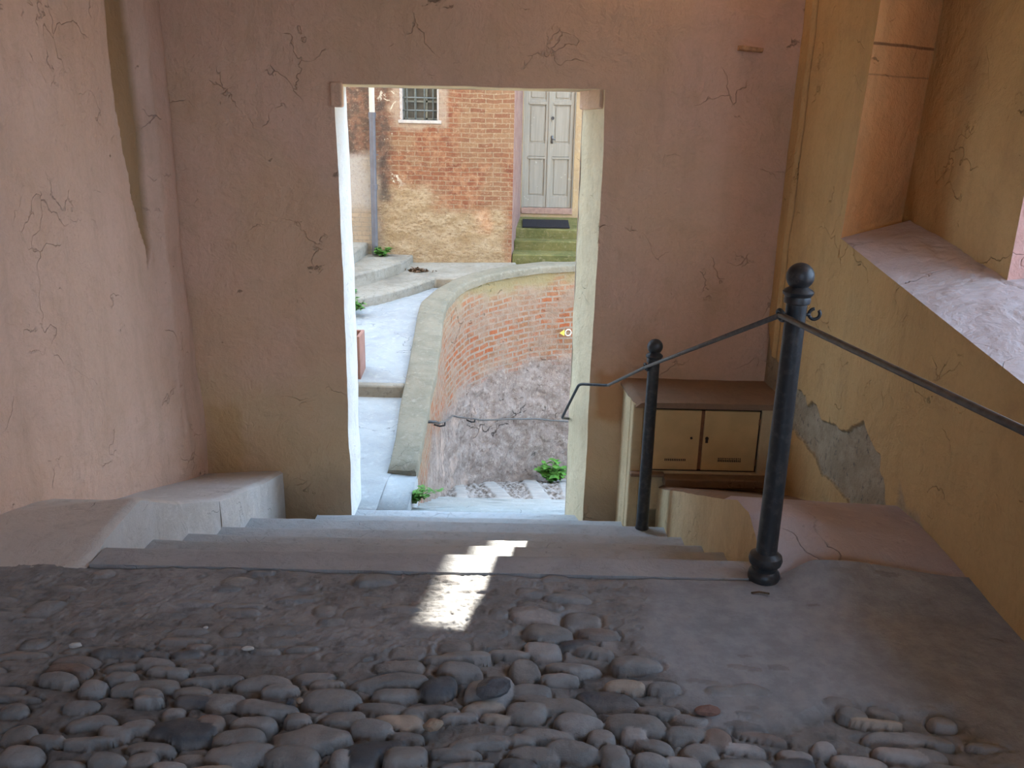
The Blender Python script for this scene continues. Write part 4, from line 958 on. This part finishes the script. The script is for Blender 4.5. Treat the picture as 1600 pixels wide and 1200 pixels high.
# yard house; unseen storeys above are added and stepped to cut the sun beam
root = tag(empty('yard_house', (1.2, 13.75, 0)), 'ochre rendered house wall around the grey double door', 'building')
b = MB(); DX0, DX1, DZ0, DZ1 = .085, .915, .30, 2.78
BY = 13.75
for (x0, x1, z0, z1) in ((.06, DX0, -.6, 3.2), (DX1, 5, -.6, 3.2), (DX0, DX1, DZ1, 3.2), (DX0, DX1, -.6, DZ0)):
    nx_, nz_ = max(3, int((x1-x0)/.05)), max(3, int((z1-z0)/.05)); X, Z = np.meshgrid(np.linspace(x0, x1, nx_), np.linspace(z0, z1, nz_), indexing='ij')
    b.grid(X, BY + .012*fbm(X*3, Z*3, s=250), Z)
b.box(DX0-.001, DX0, BY, BY+.2, DZ0, DZ1); b.box(DX1, DX1+.001, BY, BY+.2, DZ0, DZ1); b.box(DX0, DX1, BY+.2, BY+.21, DZ0, DZ1)
b.build('wall', M['ochre_out'], root)
b = MB(); b.box(-.04, 1.58, BY+.01, 18, 3.1, 9.0); b.box(1.58, 6, BY+.01, 16, 3.1, 5.02); b.build('sun_cut_storey', M['out_wall'], root, smooth=False)

# double door of that house
root = tag(empty('house_door', (.5, 13.80, .39)), 'weathered grey panelled double door above a reddish wooden threshold', 'door')
b = MB(); b.box(DX0, DX0+.028, BY+.01, BY+.12, .30, 2.78); b.box(DX1-.022, DX1, BY+.01, BY+.12, .30, 2.78); b.box(DX0, DX1, BY+.01, BY+.12, 2.74, 2.78)
b.build('door_frame', M['door'], root, bevel=.004)
mid = .505
for k, (x0, x1) in enumerate(((DX0+.03, mid-.002), (mid+.002, DX1-.024))):
    b = MB(); fy = BY+.045; b.box(x0, x1, fy+.018, fy+.05, .40, 2.73)
    sx = .062
    for (za, zb) in ((.40, .58), (1.20, 1.40), (1.985+.0, 2.06), (2.60, 2.73)): b.box(x0, x1, fy, fy+.02, za, zb)
    b.box(x0-.001, x0+sx, fy-.002, fy+.019, .399, 2.731); b.box(x1-sx, x1+.001, fy-.002, fy+.019, .399, 2.731)
    for (za, zb) in ((.58, 1.20), (1.40, 1.985), (2.06, 2.60)):
        b.box(x0+sx+.03, x1-sx-.03, fy+.008, fy+.02, za+.03, zb-.03)
    for za in (1.16, 1.985): b.box(x0+sx-.01, x1-sx+.01, fy-.010, fy+.01, za, za+.035)
    d = b.build('door_leaf', M['door'], root, bevel=.004)
b = MB(); b.box(mid-.02, mid+.02, BY+.030, BY+.05, .40, 2.73); b.build('meeting_bead', M['door'], root, bevel=.003)
b = MB(); b.tube([(.552, BY+.045, 1.785), (.552, BY+.02, 1.785)], .026, 16); b.build('lock', M['iron'], root, smooth='auto')
b = MB(); b.box(.535, .57, BY+.032, BY+.045, 1.40, 1.52); b.tube([(.552, BY+.04, 1.47), (.552, BY+.0, 1.47), (.60, BY-.0, 1.465)], .009, 8); b.build('handle', M['iron_grey'], root)
b = MB(); b.box(DX0, DX1, BY-.02, BY+.16, .30, .395); b.build('threshold', M['door_wood'], root, bevel=.006)['label'] = 'reddish wooden threshold'
b = MB(); b.prism([(.00, 12.98), (1.35, 12.98), (1.35, 13.77), (.00, 13.77)], -.5, [.14, .14, .25, .25])
tag(b.build('mossy_step', M['mossy'], bevel=.02), 'top mossy step carrying the black doormat', 'step', 'mossy steps under the grey double door', 'structure')
b = MB(); b.prism([(-.02, 12.70), (1.6, 12.70), (1.6, 13.0), (-.02, 13.0)], -.5, -.005)
tag(b.build('mossy_step', M['mossy'], bevel=.02), 'middle mossy step below the grey double door', 'step', 'mossy steps under the grey double door', 'structure')
b = MB(); b.prism([(-.04, 12.30), (3.2, 12.42), (3.2, 12.75), (-.04, 12.75)], -.8, [-.16, -.16, -.15, -.15])
tag(b.build('mossy_step', M['mossy'], bevel=.02), 'lowest mossy step, right behind the curved coping', 'step', 'mossy steps under the grey double door', 'structure')
b = MB(); Mx = Matrix.Translation((.475, 13.26, .188)) @ Matrix.Rotation(math.radians(7.9), 4, 'X'); b.box(-.365, .365, -.24, .24, 0, .016, Mx)
for k in range(24): x = -.35 + k*.03; b.box(x, x+.014, -.225, .225, .016, .021, Mx)
tag(b.build('doormat', M['mat_rubber'], smooth=False), 'black rubber doormat in front of the grey double door', 'doormat')

# downpipe
root = tag(empty('downpipe', (-2.047, 12.2, -.2)), 'slim grey downpipe, pale in its upper length, on the brick house', 'downpipe')
px_, py_ = -2.035, 12.20
b = MB(); b.tube([(px_-.01, py_, -.19), (px_, py_, 1.78)], .045, 20); b.build('lower_pipe', M['pipe'], root, smooth='auto')
b = MB(); b.tube([(px_, py_, 1.78), (px_, py_, 3.2)], .040, 20); b.build('upper_pipe', M['pipe_light'], root, smooth='auto')['label'] = 'pale upper pipe length'
for z in (1.76, .78):
    b = MB(); b.tube([(px_, py_, z-.04), (px_, py_, z+.03)], .053, 20); b.tube([(px_, py_, z), (px_, FY+.02, z)], .010, 8); b.build('collar', M['pipe'], root, smooth='auto')
b = MB(); b.tube([(px_, py_, 1.22), (px_+.07, py_+.0, 1.22)], .008, 8); b.build('clip', M['pipe'], root)

# terracotta-coloured box on the path
root = tag(empty('planter', (-1.7, 7.85, -.79)), 'reddish upright box on the path, half hidden behind the white jamb', 'planter')
b = MB(); b.box(-2.05, -1.475, 7.76, 7.79, -.77, -.33); b.box(-2.05, -1.475, 8.02, 8.05, -.77, -.33); b.box(-1.505, -1.475, 7.79, 8.02, -.77, -.33); b.box(-2.05, -2.02, 7.79, 8.02, -.77, -.33)
b.build('box', M['terra'], root, bevel=.006)
b = MB(); b.box(-2.02, -1.505, 7.79, 8.02, -.77, -.40); b.build('soil', M['dead'], root, smooth=False)

# plants --------------------------------------------------------------------
def leaf(b, p, d, n, L, W, fold=.2):
    d = Vector(d).normalized(); n = Vector(n); n = (n - d*n.dot(d)); n = n.normalized() if n.length > 1e-4 else d.orthogonal().normalized(); s = d.cross(n)
    V = []; prof = [(0, .08), (.2, .75), (.45, 1), (.75, .65), (1, .05)]
    for t, w in prof:
        c = Vector(p) + d*L*t - n*L*.25*t*t
        V += [c - s*W*w + n*W*fold*w, c, c + s*W*w + n*W*fold*w]
    F = []
    for i in range(4):
        for j in range(2): a = i*3+j; F.append((a, a+1, a+4, a+3))
    b._add([tuple(v) for v in V], F)
def plant(name, c, r, h, cnt, L, label, seed, mat='leaf', lean=(0, 0), cat='plant'):
    rr = random.Random(seed); root = tag(empty(name, c), label, cat, 'green weeds rooted in the joints outside')
    bl, bs = MB(), MB(); nst = max(5, cnt//9)
    for k in range(nst):
        a = rr.uniform(0, 2*math.pi); q = rr.random()**.6; e = Vector((c[0] + lean[0]*q + math.cos(a)*r*q, c[1] + lean[1]*q + math.sin(a)*r*q*.7, c[2] + h*rr.uniform(.35, 1)*(1-.45*q)))
        m = Vector(c)*.5 + e*.5 + Vector((0, 0, h*.15)); P = [Vector(c) + Vector((rr.uniform(-.02, .02), 0, -.02)), m, e]
        bs.tube(P, [.004, .003, .002], 5)
        for i in range(cnt//nst + 2):
            t = rr.uniform(.25, 1); p = (P[0]*(1-t)**2 + P[1]*2*t*(1-t) + P[2]*t*t); az = rr.uniform(0, 2*math.pi)
            leaf(bl, p, (math.cos(az), math.sin(az), rr.uniform(-.1, .6)), (rr.uniform(-.3, .3), rr.uniform(-.3, .3), 1), L*rr.uniform(.6, 1.25), L*rr.uniform(.28, .42))
    bl.build('leaves', M[mat], root); bs.build('stems', M['stem'], root)
    return root
plant('weed_clump', (-1.90, 12.10, -.20), .17, .20, 170, .06, 'bright green clump at the foot of the downpipe', 1)
plant('weed_clump', (-1.90, 9.62, -.50), .17, .24, 190, .06, 'round green clump at the foot of the lowest path step', 2)
plant('weed_clump', (-1.97, 10.12, -.37), .06, .10, 30, .045, 'small green tuft on the lowest weathered path step', 3, 'leaf_dark')
plant('weed_clump', (-2.20, 11.05, -.20), .05, .08, 22, .04, 'tiny green tuft on the middle weathered path step', 4, 'leaf_dark')
plant('weed_clump', (-.74, 5.90, -1.17), .15, .11, 210, .036, 'leafy green weeds trailing at the near end of the curved wall', 5, lean=(.10, .12))
plant('weed_clump', (.62, 11.5, -3.44), .26, .42, 220, .10, 'fresh green weed clump at the foot of the curved wall in the lane', 6)
root = tag(empty('leafy_sprig', (-1.56, 7.71, -.78)), 'large glossy green leaf in front of the reddish box', 'plant')
b = MB(); leaf(b, (-1.58, 7.70, -.79), (.02, -.02, 1), (0, -1, .1), .20, .055, .1); leaf(b, (-1.60, 7.71, -.79), (-.5, -.1, 1), (0, -1, .1), .17, .045, .1); leaf(b, (-1.56, 7.70, -.66), (.45, -.1, 1), (0, -1, .2), .12, .018, .1)
b.build('leaf', M['leaf'], root); b = MB(); b.tube([(-1.57, 7.71, -.82), (-1.575, 7.705, -.74), (-1.565, 7.70, -.65)], .004, 6); b.build('stem', M['stem'], root)
# heap of dead leaves by the house
b = MB(); rr = random.Random(9)
for k in range(150):
    u, v = rr.gauss(0, .13), rr.gauss(0, .07); hgt = max(0, .07 - .35*math.hypot(u, v*1.5))
    leaf(b, (-1.37+u, 11.72+v-u*.25, -.365 + hgt*rr.random()), (rr.uniform(-1, 1), rr.uniform(-1, 1), rr.uniform(-.2, .5)), (rr.uniform(-1, 1), rr.uniform(-1, 1), 1), .07, .022, .4)
tag(b.build('dead_leaves', M['dead'], smooth=False), 'small dark heap of dead leaves against the house on the weathered step', 'leaves', kind='stuff')
# unseen ground plane, added to block sky light from below
b = MB(); b.box(-60, 60, -60, 60, -6.4, -6.0)
tag(b.build('sky_block_ground', M['ochre_out']), 'unseen ground plane added under the buildings to stop light from below', 'ground', kind='structure')
